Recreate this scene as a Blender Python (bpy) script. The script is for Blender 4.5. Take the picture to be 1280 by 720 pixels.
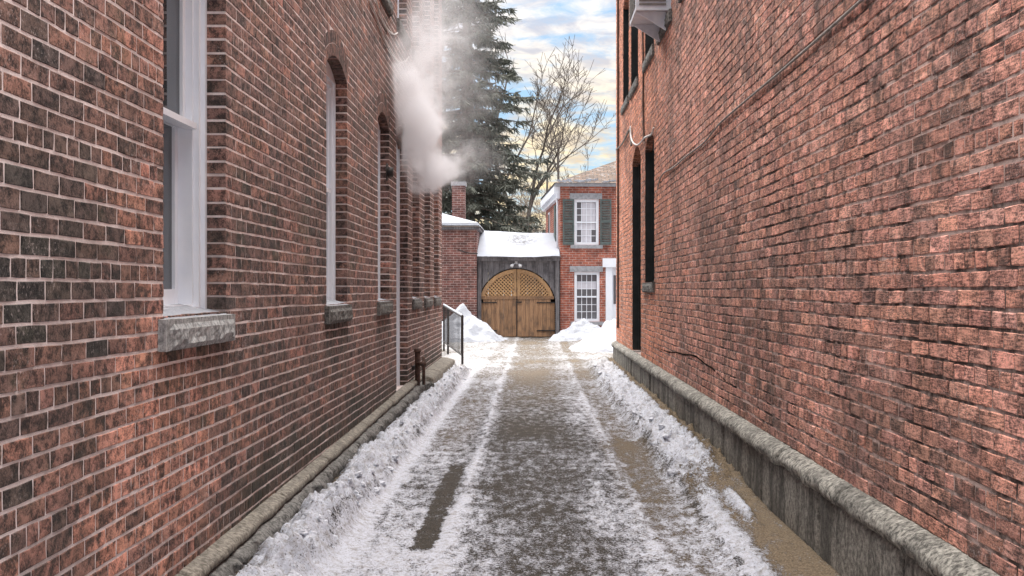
import bpy, math, random
import numpy as np
from mathutils import Vector, noise as mnoise
R = math.radians
rnd = random.Random(7)

# ------------------------------------------------------------------ camera, world, sun, exposure
scene = bpy.context.scene
for o in list(bpy.data.objects):
    bpy.data.objects.remove(o)
col = scene.collection
F, VX, VY, EYE = 1450.0, 666.0, 362.0, 1.5     # focal length in photo pixels, vanishing point, eye height
cam = bpy.data.cameras.new('camera')
cam.sensor_width = 36.0
cam.lens = F / 1280 * 36
cam.shift_x = -(VX - 640) / 1280
cam.shift_y = (VY - 360) / 1280
cam.clip_end = 5000
cam.clip_start = 0.05
camo = bpy.data.objects.new('camera', cam)
camo.location = (0, 0, EYE)
camo.rotation_euler = (R(90), 0, 0)
col.objects.link(camo)
scene.camera = camo

SUN_EL, SUN_AZ = 76.0, 345.0      # azimuth measured clockwise from +Y: high, beyond the gate, behind thin cloud
world = bpy.data.worlds.new('World')
scene.world = world
world.use_nodes = True
wt = world.node_tree
for n in list(wt.nodes):
    wt.nodes.remove(n)


class NT:
    """small helper to wire shader nodes"""
    def __init__(s, tree):
        s.t = tree

    def n(s, typ, **kw):
        nd = s.t.nodes.new(typ)
        for k, v in kw.items():
            setattr(nd, k, v)
        return nd

    def set(s, sock, v):
        if hasattr(v, 'is_output'):
            s.t.links.new(v, sock)
        elif isinstance(v, (tuple, list)):
            v = tuple(v)
            if sock.type == 'RGBA' and len(v) == 3:
                v = v + (1,)
            sock.default_value = v
        else:
            sock.default_value = v

    def math(s, op, a, b=0.0, c=None, clamp=False):
        nd = s.n('ShaderNodeMath', operation=op)
        nd.use_clamp = clamp
        s.set(nd.inputs[0], a)
        s.set(nd.inputs[1], b)
        if c is not None:
            s.set(nd.inputs[2], c)
        return nd.outputs[0]

    def vmath(s, op, a, b=(0, 0, 0)):
        nd = s.n('ShaderNodeVectorMath', operation=op)
        s.set(nd.inputs[0], a)
        if op == 'SCALE':
            s.set(nd.inputs['Scale'], b)
        else:
            s.set(nd.inputs[1], b)
        return nd.outputs['Value'] if op in ('LENGTH', 'DISTANCE', 'DOT_PRODUCT') else nd.outputs[0]

    def noise(s, vec, scale, detail=4, rough=0.55, dist=0.0, color=False):
        nd = s.n('ShaderNodeTexNoise')
        s.set(nd.inputs['Vector'], vec)
        nd.inputs['Scale'].default_value = scale
        nd.inputs['Detail'].default_value = detail
        nd.inputs['Roughness'].default_value = rough
        nd.inputs['Distortion'].default_value = dist
        return nd.outputs['Color' if color else 'Fac']

    def ramp(s, v, lo, hi, a=0.0, b=1.0, smooth=True):
        nd = s.n('ShaderNodeMapRange')
        nd.interpolation_type = 'SMOOTHSTEP' if smooth else 'LINEAR'
        s.set(nd.inputs['Value'], v)
        nd.inputs['From Min'].default_value = lo
        nd.inputs['From Max'].default_value = hi
        nd.inputs['To Min'].default_value = a
        nd.inputs['To Max'].default_value = b
        return nd.outputs['Result']

    def mix(s, f, a, b, blend='MIX'):
        nd = s.n('ShaderNodeMix', data_type='RGBA', blend_type=blend)
        s.set(nd.inputs['Factor'], f)
        s.set(nd.inputs['A'], a)
        s.set(nd.inputs['B'], b)
        return nd.outputs['Result']

    def sep(s, v):
        nd = s.n('ShaderNodeSeparateXYZ')
        s.set(nd.inputs[0], v)
        return nd.outputs

    def comb(s, x, y, z):
        nd = s.n('ShaderNodeCombineXYZ')
        for i, v in enumerate((x, y, z)):
            s.set(nd.inputs[i], v)
        return nd.outputs[0]


w = NT(wt)
sky = w.n('ShaderNodeTexSky', sky_type='NISHITA')
sky.sun_disc = False
sky.sun_elevation = R(SUN_EL)
sky.sun_rotation = R(SUN_AZ)
sky.air_density = 1.0
sky.dust_density = 0.6
tc = w.n('ShaderNodeTexCoord')
dx, dy, dz = w.sep(tc.outputs['Generated'])
dzp = w.math('ADD', w.math('MAXIMUM', dz, 0.0), 0.17)
P = w.comb(w.math('DIVIDE', dx, dzp), w.math('DIVIDE', dy, dzp), 0.0)
P = w.vmath('MULTIPLY', P, (1.3, 1.35, 1))
big = w.noise(P, 2.1, 4, 0.5, 0.3)
fine = w.noise(w.vmath('ADD', P, (3.1, 7.7, 0)), 7.0, 7, 0.62, 0.5)
cov = w.math('ADD', w.math('MULTIPLY', big, 0.55), w.math('MULTIPLY', fine, 0.55))
cloud = w.ramp(cov, 0.42, 0.64)
shade = w.ramp(w.noise(w.vmath('ADD', P, (3.16, 7.82, 0)), 7.0, 5, 0.55, 0.5), 0.36, 0.64)
elev = w.ramp(dz, 0.07, 0.24)
c_lit = w.mix(elev, (6.2, 5.0, 2.9), (5.7, 5.4, 5.1))
c_dark = w.mix(elev, (4.5, 3.6, 2.4), (3.4, 3.5, 4.0))
cloudc = w.mix(shade, c_dark, c_lit)
blue = w.mix(0.55, w.mix(1.0, sky.outputs['Color'], (0.7, 0.7, 0.7), 'MULTIPLY'), (2.2, 3.8, 5.4))
skyc = w.mix(cloud, blue, cloudc)
bg = w.n('ShaderNodeBackground')
wt.links.new(skyc, bg.inputs['Color'])
bg.inputs['Strength'].default_value = 0.07
wo = w.n('ShaderNodeOutputWorld')
wt.links.new(bg.outputs[0], wo.inputs['Surface'])

sl = bpy.data.lights.new('sun', 'SUN')
sl.energy = 4.3
sl.angle = R(90)
sl.color = (1.0, 0.955, 0.91)
so = bpy.data.objects.new('sun', sl)
# a sun lamp shines along its -Z; aim it from its azimuth and elevation
az, el = R(SUN_AZ), R(SUN_EL)
sdir = Vector((math.sin(az) * math.cos(el), math.cos(az) * math.cos(el), math.sin(el)))
so.rotation_euler = sdir.to_track_quat('Z', 'Y').to_euler()
so.location = (0, -10, 20)
col.objects.link(so)

scene.view_settings.view_transform = 'Standard'
scene.view_settings.look = 'None'
scene.view_settings.gamma = 1.0
scene.view_settings.use_curve_mapping = False
scene.view_settings.exposure = 1.58
scene.cycles.use_denoising = True
scene.cycles.max_bounces = 8
scene.cycles.diffuse_bounces = 5
scene.cycles.volume_bounces = 6
scene.cycles.volume_step_rate = 1.0
scene.cycles.transparent_max_bounces = 12


# ------------------------------------------------------------------ material helpers
def material(name):
    m = bpy.data.materials.new(name)
    m.use_nodes = True
    t = m.node_tree
    for n in list(t.nodes):
        t.nodes.remove(n)
    h = NT(t)
    out = h.n('ShaderNodeOutputMaterial')
    b = h.n('ShaderNodeBsdfPrincipled')
    t.links.new(b.outputs[0], out.inputs['Surface'])
    h.b, h.out, h.m = b, out, m
    b.inputs['Roughness'].default_value = 0.85
    b.inputs['Specular IOR Level'].default_value = 0.3
    return h


def bump(h, height, strength=0.5, dist=0.01):
    nd = h.n('ShaderNodeBump')
    nd.inputs['Strength'].default_value = strength
    nd.inputs['Distance'].default_value = dist
    h.set(nd.inputs['Height'], height)
    h.t.links.new(nd.outputs[0], h.b.inputs['Normal'])


def pos(h):
    return h.n('ShaderNodeNewGeometry').outputs['Position']


def simple(name, c1, c2, scale=6.0, rough=0.8, stretch=(1, 1, 1), bs=0.3, bd=0.005, bscale=60, metal=0.0, spec=0.3):
    h = material(name)
    p = h.vmath('MULTIPLY', pos(h), stretch)
    f = h.ramp(h.noise(p, scale, 6, 0.6), 0.3, 0.7)
    h.set(h.b.inputs['Base Color'], h.mix(f, c1, c2))
    h.b.inputs['Roughness'].default_value = rough
    h.b.inputs['Metallic'].default_value = metal
    h.b.inputs['Specular IOR Level'].default_value = spec
    bump(h, h.noise(p, bscale, 4, 0.6), bs, bd)
    return h.m


def attr(h, name, out='Color'):
    return h.n('ShaderNodeAttribute', attribute_name=name).outputs[out]


def brick_material(name, right):
    h = material(name)
    c = attr(h, 'bc')
    rid = attr(h, 'bc', 'Alpha')
    p = pos(h)
    off = h.comb(h.math('MULTIPLY', rid, 37.0), h.math('MULTIPLY', rid, 91.0), h.math('MULTIPLY', rid, 53.0))
    q = h.vmath('ADD', p, off)
    # horizontal tooling on the right wall, blotchy wire-cut faces on the left
    st = (1, 0.55, 4.2) if right else (1, 0.75, 1.0)
    fine = h.noise(h.vmath('ADD', h.vmath('MULTIPLY', p, st), off), 34.0 if right else 30.0, 6, 0.70)
    blot = h.noise(q, 9.0, 5, 0.62, 0.6)
    mott = h.math('ADD', h.math('MULTIPLY', fine, 0.58), h.math('MULTIPLY', blot, 0.42))
    grit = h.noise(q, 130.0, 3, 0.7)
    mott = h.math('ADD', mott, h.math('MULTIPLY', h.math('SUBTRACT', grit, 0.5), 0.36))
    col1 = h.mix(h.ramp(mott, 0.39, 0.61), h.mix(1.0, c, (0.20, 0.20, 0.21), 'MULTIPLY'), h.mix(1.0, c, (1.95, 1.78, 1.66), 'MULTIPLY'))
    # soot and moss that stretch over many bricks
    g1 = h.noise(h.vmath('MULTIPLY', p, (1, 1, 0.7)), 1.15 if right else 0.9, 6, 0.66, 0.4)
    grime = h.ramp(g1, 0.46, 0.62)
    gcol = (0.080, 0.056, 0.048) if right else (0.036, 0.033, 0.029)
    col2 = h.mix(h.math('MULTIPLY', grime, h.ramp(blot, 0.3, 0.65, 0.80, 0.25)), col1, gcol)
    if not right:
        g2 = h.noise(h.vmath('ADD', p, (9, 4, 2)), 2.4, 6, 0.66)
        col2 = h.mix(h.math('MULTIPLY', h.ramp(g2, 0.55, 0.70), 0.45), col2, (0.062, 0.068, 0.040))
        # run-off streaks below the sills and a ragged darker band along the ledge
        px_, py_, pz_ = h.sep(p)
        drip = h.noise(h.vmath('MULTIPLY', p, (1, 7.0, 0.6)), 2.2, 5, 0.65)
        tot_ = None
        for y0_, y1_ in ((5.0, 6.25), (9.05, 10.25), (12.1, 13.25)):
            bx = h.math('MULTIPLY', h.ramp(py_, y0_, y0_ + 0.12), h.ramp(py_, y1_, y1_ - 0.12))
            tot_ = bx if tot_ is None else h.math('ADD', tot_, bx)
        tot_ = h.math('MULTIPLY', tot_, h.math('MULTIPLY', h.ramp(pz_, 0.45, 1.22), h.ramp(pz_, 1.26, 1.22)))
        stain = h.math('MULTIPLY', tot_, h.ramp(drip, 0.36, 0.60))
        ledge_band = h.math('MULTIPLY', h.ramp(h.math('ADD', pz_, h.math('MULTIPLY', g2, -0.7)), 0.30, 0.02), h.ramp(py_, 5.2, 7.0))
        col2 = h.mix(h.math('MULTIPLY', h.math('MAXIMUM', stain, ledge_band), 0.72), col2, (0.034, 0.036, 0.026))
    # pale lime specks and smears
    sp = h.noise(h.vmath('ADD', p, (3, 1, 8)), 85.0, 3, 0.6)
    big_ = h.noise(h.vmath('ADD', p, (1, 6, 3)), 2.0, 5, 0.66)
    sm = h.math('MULTIPLY', h.ramp(sp, 0.56, 0.70), h.ramp(big_, 0.46, 0.66))
    col3 = h.mix(h.math('MULTIPLY', sm, 0.62), col2, (0.62, 0.53, 0.50))
    # pits
    pit = h.noise(q, 60.0, 4, 0.6)
    col3 = h.mix(h.math('MULTIPLY', h.ramp(pit, 0.40, 0.30), 0.75), col3, (0.03, 0.022, 0.02))
    h.set(h.b.inputs['Base Color'], col3)
    h.b.inputs['Roughness'].default_value = 0.82
    hgt = h.math('ADD', h.math('MULTIPLY', mott, 1.0), h.math('MULTIPLY', pit, 0.5))
    bump(h, hgt, 0.7, 0.006)
    return h.m


def mortar_material(name, c1, c2, grime):
    h = material(name)
    p = pos(h)
    f = h.ramp(h.math('ADD', h.math('MULTIPLY', h.noise(p, 9.0, 6, 0.65), 0.5), h.math('MULTIPLY', h.noise(p, 1.3, 4, 0.6), 0.5)), 0.42, 0.58)
    c = h.mix(f, c1, c2)
    g = h.ramp(h.noise(h.vmath('MULTIPLY', p, (1, 1, 0.7)), 1.0, 6, 0.62, 0.4), 0.50, 0.68)
    c = h.mix(h.math('MULTIPLY', g, grime), c, (0.07, 0.055, 0.05))
    h.set(h.b.inputs['Base Color'], c)
    bump(h, h.noise(p, 120, 4, 0.7), 0.7, 0.006)
    return h.m


def far_brick_material(name, c1, c2, mort, scale=1.0):
    h = material(name)
    x, y, z = h.sep(pos(h))
    v = h.comb(h.math('ADD', x, y), z, 0.0)
    bt = h.n('ShaderNodeTexBrick')
    h.set(bt.inputs['Vector'], v)
    h.set(bt.inputs['Color1'], c1)
    h.set(bt.inputs['Color2'], c2)
    h.set(bt.inputs['Mortar'], mort)
    bt.inputs['Scale'].default_value = 1.0
    bt.inputs['Mortar Size'].default_value = 0.008
    bt.inputs['Mortar Smooth'].default_value = 0.2
    bt.inputs['Bias'].default_value = 0.0
    bt.inputs['Brick Width'].default_value = 0.215
    bt.inputs['Row Height'].default_value = 0.074
    n = h.noise(pos(h), 4.0, 6, 0.65)
    c = h.mix(h.ramp(n, 0.3, 0.72), h.mix(1.0, bt.outputs['Color'], (0.55, 0.5, 0.5), 'MULTIPLY'), h.mix(1.0, bt.outputs['Color'], (1.25, 1.15, 1.1), 'MULTIPLY'))
    h.set(h.b.inputs['Base Color'], c)
    bump(h, h.math('SUBTRACT', 1.0, bt.outputs['Fac']), 0.6, 0.008)
    return h.m


def snow_material(name, dirt=0.25, base=(0.37, 0.385, 0.425)):
    h = material(name)
    p = pos(h)
    f = h.math('MULTIPLY', h.ramp(h.noise(p, 14.0, 6, 0.7), 0.52, 0.70), dirt)
    sp = h.math('MULTIPLY', h.ramp(h.noise(p, 55.0, 3, 0.6), 0.60, 0.72), dirt * 1.6)
    c = h.mix(f, base, (0.27, 0.23, 0.18))
    c = h.mix(sp, c, (0.20, 0.17, 0.13))
    h.set(h.b.inputs['Base Color'], c)
    h.b.inputs['Roughness'].default_value = 0.65
    bump(h, h.math('ADD', h.noise(p, 45, 6, 0.65), h.math('MULTIPLY', h.noise(p, 7, 5, 0.6), 2.5)), 0.8, 0.03)
    return h.m


def stone_material(name, c1, c2, grime=0.5, streak=True):
    h = material(name)
    p = pos(h)
    f = h.ramp(h.noise(p, 34.0, 6, 0.75), 0.36, 0.64)
    c = h.mix(f, c1, c2)
    if streak:
        s = h.ramp(h.noise(h.vmath('ADD', h.vmath('MULTIPLY', p, (1, 1.6, 0.35)), h.vmath('SCALE', h.noise(p, 3.0, 3, 0.6, color=True), 0.5)), 3.0, 7, 0.72), 0.44, 0.62)
        c = h.mix(h.math('MULTIPLY', s, grime), c, (0.035, 0.032, 0.028))
    h.set(h.b.inputs['Base Color'], c)
    bump(h, h.noise(p, 34, 6, 0.75), 0.6, 0.012)
    return h.m


def plank_material(name, c1, c2, c3):
    h = material(name)
    p = pos(h)
    oi = h.n('ShaderNodeObjectInfo').outputs['Random']
    q = h.vmath('ADD', p, h.comb(h.math('MULTIPLY', oi, 40.0), 0, h.math('MULTIPLY', oi, 17.0)))
    g = h.noise(h.vmath('MULTIPLY', q, (1, 1, 0.07)), 42.0, 5, 0.6)
    c = h.mix(h.ramp(g, 0.34, 0.66), c1, c2)
    c = h.mix(h.math('MULTIPLY', h.ramp(h.noise(q, 2.2, 5, 0.65), 0.46, 0.68), 0.75), c, c3)
    c = h.mix(h.math('MULTIPLY', oi, 0.45), c, h.mix(1.0, c, (0.5, 0.48, 0.46), 'MULTIPLY'))
    h.set(h.b.inputs['Base Color'], c)
    bump(h, g, 0.5, 0.004)
    return h.m


def glass_material(name, c, rough=0.04):
    h = material(name)
    h.set(h.b.inputs['Base Color'], c)
    h.b.inputs['Roughness'].default_value = rough
    h.b.inputs['Specular IOR Level'].default_value = 0.6
    n = h.noise(pos(h), 1.6, 2, 0.5)
    bump(h, n, 0.08, 0.02)
    return h.m


M = {}
M['brick_l'] = brick_material('dark_brick', False)
M['brick_r'] = brick_material('red_brick', True)
M['mortar_l'] = mortar_material('pink_mortar', (0.84, 0.73, 0.70), (0.60, 0.50, 0.475), 0.36)
M['mortar_r'] = mortar_material('brown_mortar', (0.62, 0.47, 0.42), (0.045, 0.032, 0.028), 0.4)
M['brick_house'] = far_brick_material('orange_brick', (0.42, 0.135, 0.085), (0.27, 0.09, 0.065), (0.48, 0.38, 0.34))
M['brick_low'] = far_brick_material('maroon_brick', (0.22, 0.095, 0.08), (0.12, 0.062, 0.055), (0.38, 0.31, 0.29))
M['snow'] = snow_material('clean_snow', 0.18)
M['dirty_snow'] = snow_material('dirty_snow', 0.42)
M['bank_snow'] = snow_material('bank_snow', 0.15, (0.72, 0.74, 0.80))
M['stone_sill'] = stone_material('granite', (0.17, 0.17, 0.17), (0.46, 0.46, 0.45), 0.15)
M['stone_dark'] = stone_material('dark_granite', (0.05, 0.048, 0.044), (0.24, 0.23, 0.215), 0.5)
M['stone_cap_l'] = stone_material('sandy_ledge', (0.10, 0.088, 0.07), (0.31, 0.28, 0.235), 0.4)
M['stone_cap_r'] = stone_material('mossy_granite', (0.06, 0.057, 0.05), (0.44, 0.42, 0.37), 0.5)
h = material('drip_granite')
p = pos(h)
c = h.mix(h.ramp(h.noise(p, 30.0, 6, 0.75), 0.36, 0.64), (0.11, 0.105, 0.095), (0.36, 0.34, 0.30))
c = h.mix(h.math('MULTIPLY', h.ramp(h.noise(h.vmath('MULTIPLY', p, (1, 1.4, 0.4)), 2.6, 6, 0.7), 0.42, 0.6), 0.75), c, (0.035, 0.033, 0.03))
dr_ = h.ramp(h.noise(h.vmath('MULTIPLY', p, (1, 5, 0.25)), 2.0, 6, 0.72), 0.60, 0.66)
c = h.mix(h.math('MULTIPLY', dr_, 0.4), c, (0.38, 0.36, 0.33))
h.set(h.b.inputs['Base Color'], c)
bump(h, h.noise(p, 42, 6, 0.75), 0.9, 0.014)
M['stone_base_r'] = h.m
M['unused'] = stone_material('streaked_granite', (0.12, 0.11, 0.10), (0.30, 0.28, 0.25), 0.7)
M['white'] = simple('white_paint', (0.74, 0.77, 0.83), (0.80, 0.82, 0.86), 5, 0.45, bs=0.1, bd=0.002, spec=0.4)
M['glass'] = glass_material('window_glass', (0.035, 0.04, 0.045))
M['glass_h'] = glass_material('house_glass', (0.12, 0.12, 0.13), 0.06)
M['curtain'] = simple('curtain', (0.50, 0.49, 0.53), (0.62, 0.60, 0.64), 6, 0.9, stretch=(6, 1, 0.4))
M['black'] = simple('black_paint', (0.012, 0.014, 0.014), (0.03, 0.032, 0.032), 5, 0.5, bs=0.15)
M['crack_shade'] = simple('crack_shade', (0.012, 0.010, 0.009), (0.03, 0.024, 0.02), 20, 1.0, spec=0.0)  # near black, painted shade for the inside of the crack
M['iron'] = simple('iron', (0.02, 0.02, 0.022), (0.06, 0.05, 0.045), 30, 0.6, metal=0.4)
M['rust'] = simple('rusty_pipe', (0.05, 0.035, 0.03), (0.13, 0.07, 0.05), 25, 0.75)
M['cable'] = simple('pale_cable', (0.50, 0.47, 0.45), (0.62, 0.60, 0.58), 15, 0.6)
M['cable_g'] = simple('mid_grey_cable', (0.20, 0.18, 0.165), (0.38, 0.35, 0.33), 15, 0.7)
M['cable_d'] = simple('grey_cable', (0.12, 0.11, 0.10), (0.22, 0.20, 0.18), 15, 0.7)
M['lamp'] = simple('lamp_white', (0.70, 0.70, 0.72), (0.8, 0.8, 0.8), 9, 0.35)
M['plank_gold'] = plank_material('golden_plank', (0.42, 0.245, 0.135), (0.27, 0.155, 0.09), (0.13, 0.09, 0.066))
M['plank_rim'] = plank_material('orange_plank', (0.62, 0.38, 0.19), (0.48, 0.28, 0.14), (0.32, 0.20, 0.12))
M['plank_grey'] = plank_material('weathered_plank', (0.24, 0.225, 0.23), (0.14, 0.128, 0.132), (0.06, 0.055, 0.058))
M['shutter'] = simple('green_shutter', (0.065, 0.085, 0.082), (0.11, 0.13, 0.125), 8, 0.6)
h = material('brown_shingle')
x_, y_, z_s = h.sep(pos(h))
bt_ = h.n('ShaderNodeTexBrick')
h.set(bt_.inputs['Vector'], h.comb(x_, h.math('MULTIPLY', z_s, 2.4), 0.0))
h.set(bt_.inputs['Color1'], (0.16, 0.105, 0.075)); h.set(bt_.inputs['Color2'], (0.085, 0.062, 0.05)); h.set(bt_.inputs['Mortar'], (0.03, 0.025, 0.02))
bt_.inputs['Scale'].default_value = 1.0; bt_.inputs['Mortar Size'].default_value = 0.012; bt_.inputs['Brick Width'].default_value = 0.24; bt_.inputs['Row Height'].default_value = 0.13
fs_ = h.ramp(h.noise(pos(h), 7.0, 6, 0.7), 0.52, 0.68)
h.set(h.b.inputs['Base Color'], h.mix(h.math('MULTIPLY', fs_, 0.45), bt_.outputs['Color'], (0.40, 0.40, 0.42)))
bump(h, bt_.outputs['Fac'], -0.6, 0.02)
M['shingle'] = h.m
M['stone_lintel'] = simple('grey_lintel', (0.24, 0.24, 0.25), (0.36, 0.36, 0.38), 12, 0.8)
M['ac'] = simple('ac_casing', (0.60, 0.62, 0.68), (0.72, 0.74, 0.78), 8, 0.5)


# ------------------------------------------------------------------ mesh helpers
WORLD = {}


def link(o, origin, parent):
    col.objects.link(o)
    origin = Vector(origin)
    WORLD[o] = origin
    if parent is not None:
        o.parent = parent
        o.location = origin - WORLD[parent]
    else:
        o.location = origin
    return o


def tag(o, label=None, cat=None, group=None, kind=None):
    for k, v in (('label', label), ('category', cat), ('group', group), ('kind', kind)):
        if v:
            o[k] = v
    return o


def empty(name, loc, label=None, cat=None, group=None, parent=None, kind=None):
    o = bpy.data.objects.new(name, None)
    o.empty_display_size = 0.2
    link(o, loc, parent)
    return tag(o, label, cat, group, kind)


class MB:
    def __init__(s):
        s.v, s.f, s.c = [], [], []

    def quadbox(s, pts):
        """8 points: 4 of one end, 4 of the other"""
        b = len(s.v)
        s.v += [tuple(p) for p in pts]
        s.f += [tuple(b + i for i in q) for q in ((0, 3, 2, 1), (4, 5, 6, 7), (0, 1, 5, 4), (1, 2, 6, 5), (2, 3, 7, 6), (3, 0, 4, 7))]

    def box(s, x0, x1, y0, y1, z0, z1, T=None):
        pts = [(x0, y0, z0), (x1, y0, z0), (x1, y1, z0), (x0, y1, z0), (x0, y0, z1), (x1, y0, z1), (x1, y1, z1), (x0, y1, z1)]
        if T:
            pts = [T(*p) for p in pts]
        s.quadbox(pts)
        return s

    def prism(s, poly, y0, y1, T=None):
        """polygon in (x,z) extruded along y"""
        n, b = len(poly), len(s.v)
        pts = [(x, y0, z) for x, z in poly] + [(x, y1, z) for x, z in poly]
        if T:
            pts = [T(*p) for p in pts]
        s.v += pts
        s.f.append(tuple(b + i for i in range(n)))
        s.f.append(tuple(b + n + i for i in reversed(range(n))))
        for i in range(n):
            j = (i + 1) % n
            s.f.append((b + i, b + n + i, b + n + j, b + j))
        return s

    def tube(s, pts, rad, sides=6, cap=True):
        pts = [Vector(p) for p in pts]
        rads = rad if isinstance(rad, (list, tuple)) else [rad] * len(pts)
        b0 = len(s.v)
        up = Vector((0.13, 0.21, 0.97))
        for i, p in enumerate(pts):
            d = (pts[min(i + 1, len(pts) - 1)] - pts[max(i - 1, 0)])
            d = d.normalized() if d.length > 1e-9 else Vector((0, 0, 1))
            a = d.cross(up)
            if a.length < 0.05:
                a = d.cross(Vector((1, 0, 0)))
            a.normalize()
            c = d.cross(a)
            for k in range(sides):
                t = 2 * math.pi * k / sides
                s.v.append(tuple(p + (a * math.cos(t) + c * math.sin(t)) * rads[i]))
        for i in range(len(pts) - 1):
            for k in range(sides):
                l = (k + 1) % sides
                s.f.append((b0 + i * sides + k, b0 + i * sides + l, b0 + (i + 1) * sides + l, b0 + (i + 1) * sides + k))
        if cap:
            s.f.append(tuple(b0 + k for k in reversed(range(sides))))
            s.f.append(tuple(b0 + (len(pts) - 1) * sides + k for k in range(sides)))
        return s

    def build(s, name, mat, parent=None, origin=None, smooth=False, attrname=None):
        if origin is None:
            origin = WORLD[parent] if parent is not None else (0, 0, 0)
        ox, oy, oz = origin
        me = bpy.data.meshes.new(name)
        me.from_pydata([(x - ox, y - oy, z - oz) for x, y, z in s.v], [], s.f)
        if s.c:
            a = me.color_attributes.new(attrname or 'bc', 'FLOAT_COLOR', 'POINT')
            a.data.foreach_set('color', np.array(s.c, dtype=np.float32).ravel())
        me.materials.append(mat)
        if smooth:
            me.polygons.foreach_set('use_smooth', [True] * len(me.polygons))
        me.update()
        o = bpy.data.objects.new(name, me)
        return link(o, origin, parent)


# ------------------------------------------------------------------ numpy noise
def _hash(i, j, seed):
    h = (i.astype(np.int64) * 374761393 + j.astype(np.int64) * 668265263 + seed * 1274126177) & 0xffffffff
    h = ((h ^ (h >> 13)) * 1274126177) & 0xffffffff
    return ((h ^ (h >> 16)) & 0xffff) / 65535.0


def vnoise(x, y, seed=0):
    i, j = np.floor(x), np.floor(y)
    fx, fy = x - i, y - j
    fx, fy = fx * fx * (3 - 2 * fx), fy * fy * (3 - 2 * fy)
    a, b = _hash(i, j, seed), _hash(i + 1, j, seed)
    c, d = _hash(i, j + 1, seed), _hash(i + 1, j + 1, seed)
    return (a * (1 - fx) + b * fx) * (1 - fy) + (c * (1 - fx) + d * fx) * fy


def fbm(x, y, seed=0, octv=4, gain=0.5):
    s, a, t = 0, 1.0, 0
    for k in range(octv):
        s = s + a * vnoise(x * 2 ** k, y * 2 ** k, seed + k * 17)
        t += a
        a *= gain
    return s / t


def worley(x, y, seed=0):
    i, j = np.floor(x), np.floor(y)
    best = np.full(x.shape, 9.0)
    for di in (-1, 0, 1):
        for dj in (-1, 0, 1):
            cx, cy = i + di, j + dj
            d = (cx + _hash(cx, cy, seed) - x) ** 2 + (cy + _hash(cx, cy, seed + 3) - y) ** 2
            best = np.minimum(best, d)
    return np.sqrt(best)


def sst(x, a, b):
    t = np.clip((x - a) / (b - a), 0, 1)
    return t * t * (3 - 2 * t)


def grid_mesh(name, X, Y, Z, mat, parent=None, attrs=None, origin=(0, 0, 0)):
    """X, Y, Z: 2-D arrays"""
    r, c = Z.shape
    v = np.stack([X - origin[0], Y - origin[1], Z - origin[2]], -1).reshape(-1, 3)
    idx = np.arange(r * c).reshape(r, c)
    q = np.stack([idx[:-1, :-1], idx[:-1, 1:], idx[1:, 1:], idx[1:, :-1]], -1).reshape(-1, 4)
    me = bpy.data.meshes.new(name)
    me.vertices.add(len(v))
    me.vertices.foreach_set('co', v.astype(np.float32).ravel())
    me.loops.add(q.size)
    me.loops.foreach_set('vertex_index', q.astype(np.int32).ravel())
    me.polygons.add(len(q))
    me.polygons.foreach_set('loop_start', np.arange(0, q.size, 4, dtype=np.int32))
    me.polygons.foreach_set('loop_total', np.full(len(q), 4, dtype=np.int32))
    me.polygons.foreach_set('use_smooth', np.ones(len(q), dtype=bool))
    me.update(calc_edges=True)
    if attrs is not None:
        a = me.color_attributes.new('mask', 'FLOAT_COLOR', 'POINT')
        a.data.foreach_set('color', attrs.astype(np.float32).ravel())
    me.materials.append(mat)
    o = bpy.data.objects.new(name, me)
    return link(o, origin, parent)


# ------------------------------------------------------------------ ground
D = 1.63           # half width of the alley between the brick faces
YL_END, YR_END, WALL_TOP = 20.8, 22.7, 7.4
Y_GATE = 36.25

h = material('driveway')
p = pos(h)
mr, mg, mb_ = h.sep(attr(h, 'mask'))
n1 = h.noise(p, 55.0, 6, 0.75)
n2 = h.noise(h.vmath('MULTIPLY', p, (1.5, 0.6, 1)), 9.0, 6, 0.68)
n3 = h.noise(p, 120.0, 3, 0.7)
sv = h.math('ADD', mr, h.math('ADD', h.math('MULTIPLY', h.math('SUBTRACT', n1, 0.5), 1.7), h.math('MULTIPLY', h.math('SUBTRACT', n2, 0.5), 1.3)))
sv = h.math('ADD', sv, h.math('MULTIPLY', h.math('SUBTRACT', n3, 0.5), 0.9))
snowf = h.ramp(sv, 0.44, 0.68)
gv = h.ramp(h.math('ADD', mg, h.math('MULTIPLY', h.math('SUBTRACT', n2, 0.5), 1.0)), 0.35, 0.65)
asph = h.mix(h.ramp(h.noise(p, 62.0, 5, 0.75), 0.40, 0.62), (0.012, 0.0095, 0.007), (0.070, 0.054, 0.037))
sand = h.mix(h.ramp(h.sep(p)[0], 1.15, 1.3, 0.35, 0.0), h.mix(h.ramp(h.noise(p, 90.0, 4, 0.7), 0.35, 0.65), (0.07, 0.05, 0.03), (0.27, 0.20, 0.125)), (0.05, 0.04, 0.028))
sncol = h.mix(h.ramp(h.noise(p, 20.0, 5, 0.7), 0.45, 0.7), (0.60, 0.62, 0.69), (0.38, 0.365, 0.365))
specks = h.ramp(h.noise(h.vmath('ADD', p, (5, 3, 1)), 75.0, 5, 0.75), 0.54, 0.63)
far_ = h.ramp(h.sep(p)[1], 17.0, 24.0)  # far snow coloured darker to hold back the strong courtyard light
sncol = h.mix(h.math('MULTIPLY', far_, 0.75), sncol, (0.26, 0.25, 0.235))
sncol = h.mix(h.math('MULTIPLY', specks, 0.78), sncol, (0.13, 0.11, 0.09))
h.set(h.b.inputs['Base Color'], h.mix(snowf, h.mix(gv, asph, sand), sncol))
h.set(h.b.inputs['Roughness'], h.ramp(snowf, 0, 1, 0.75, 0.6))
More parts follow.
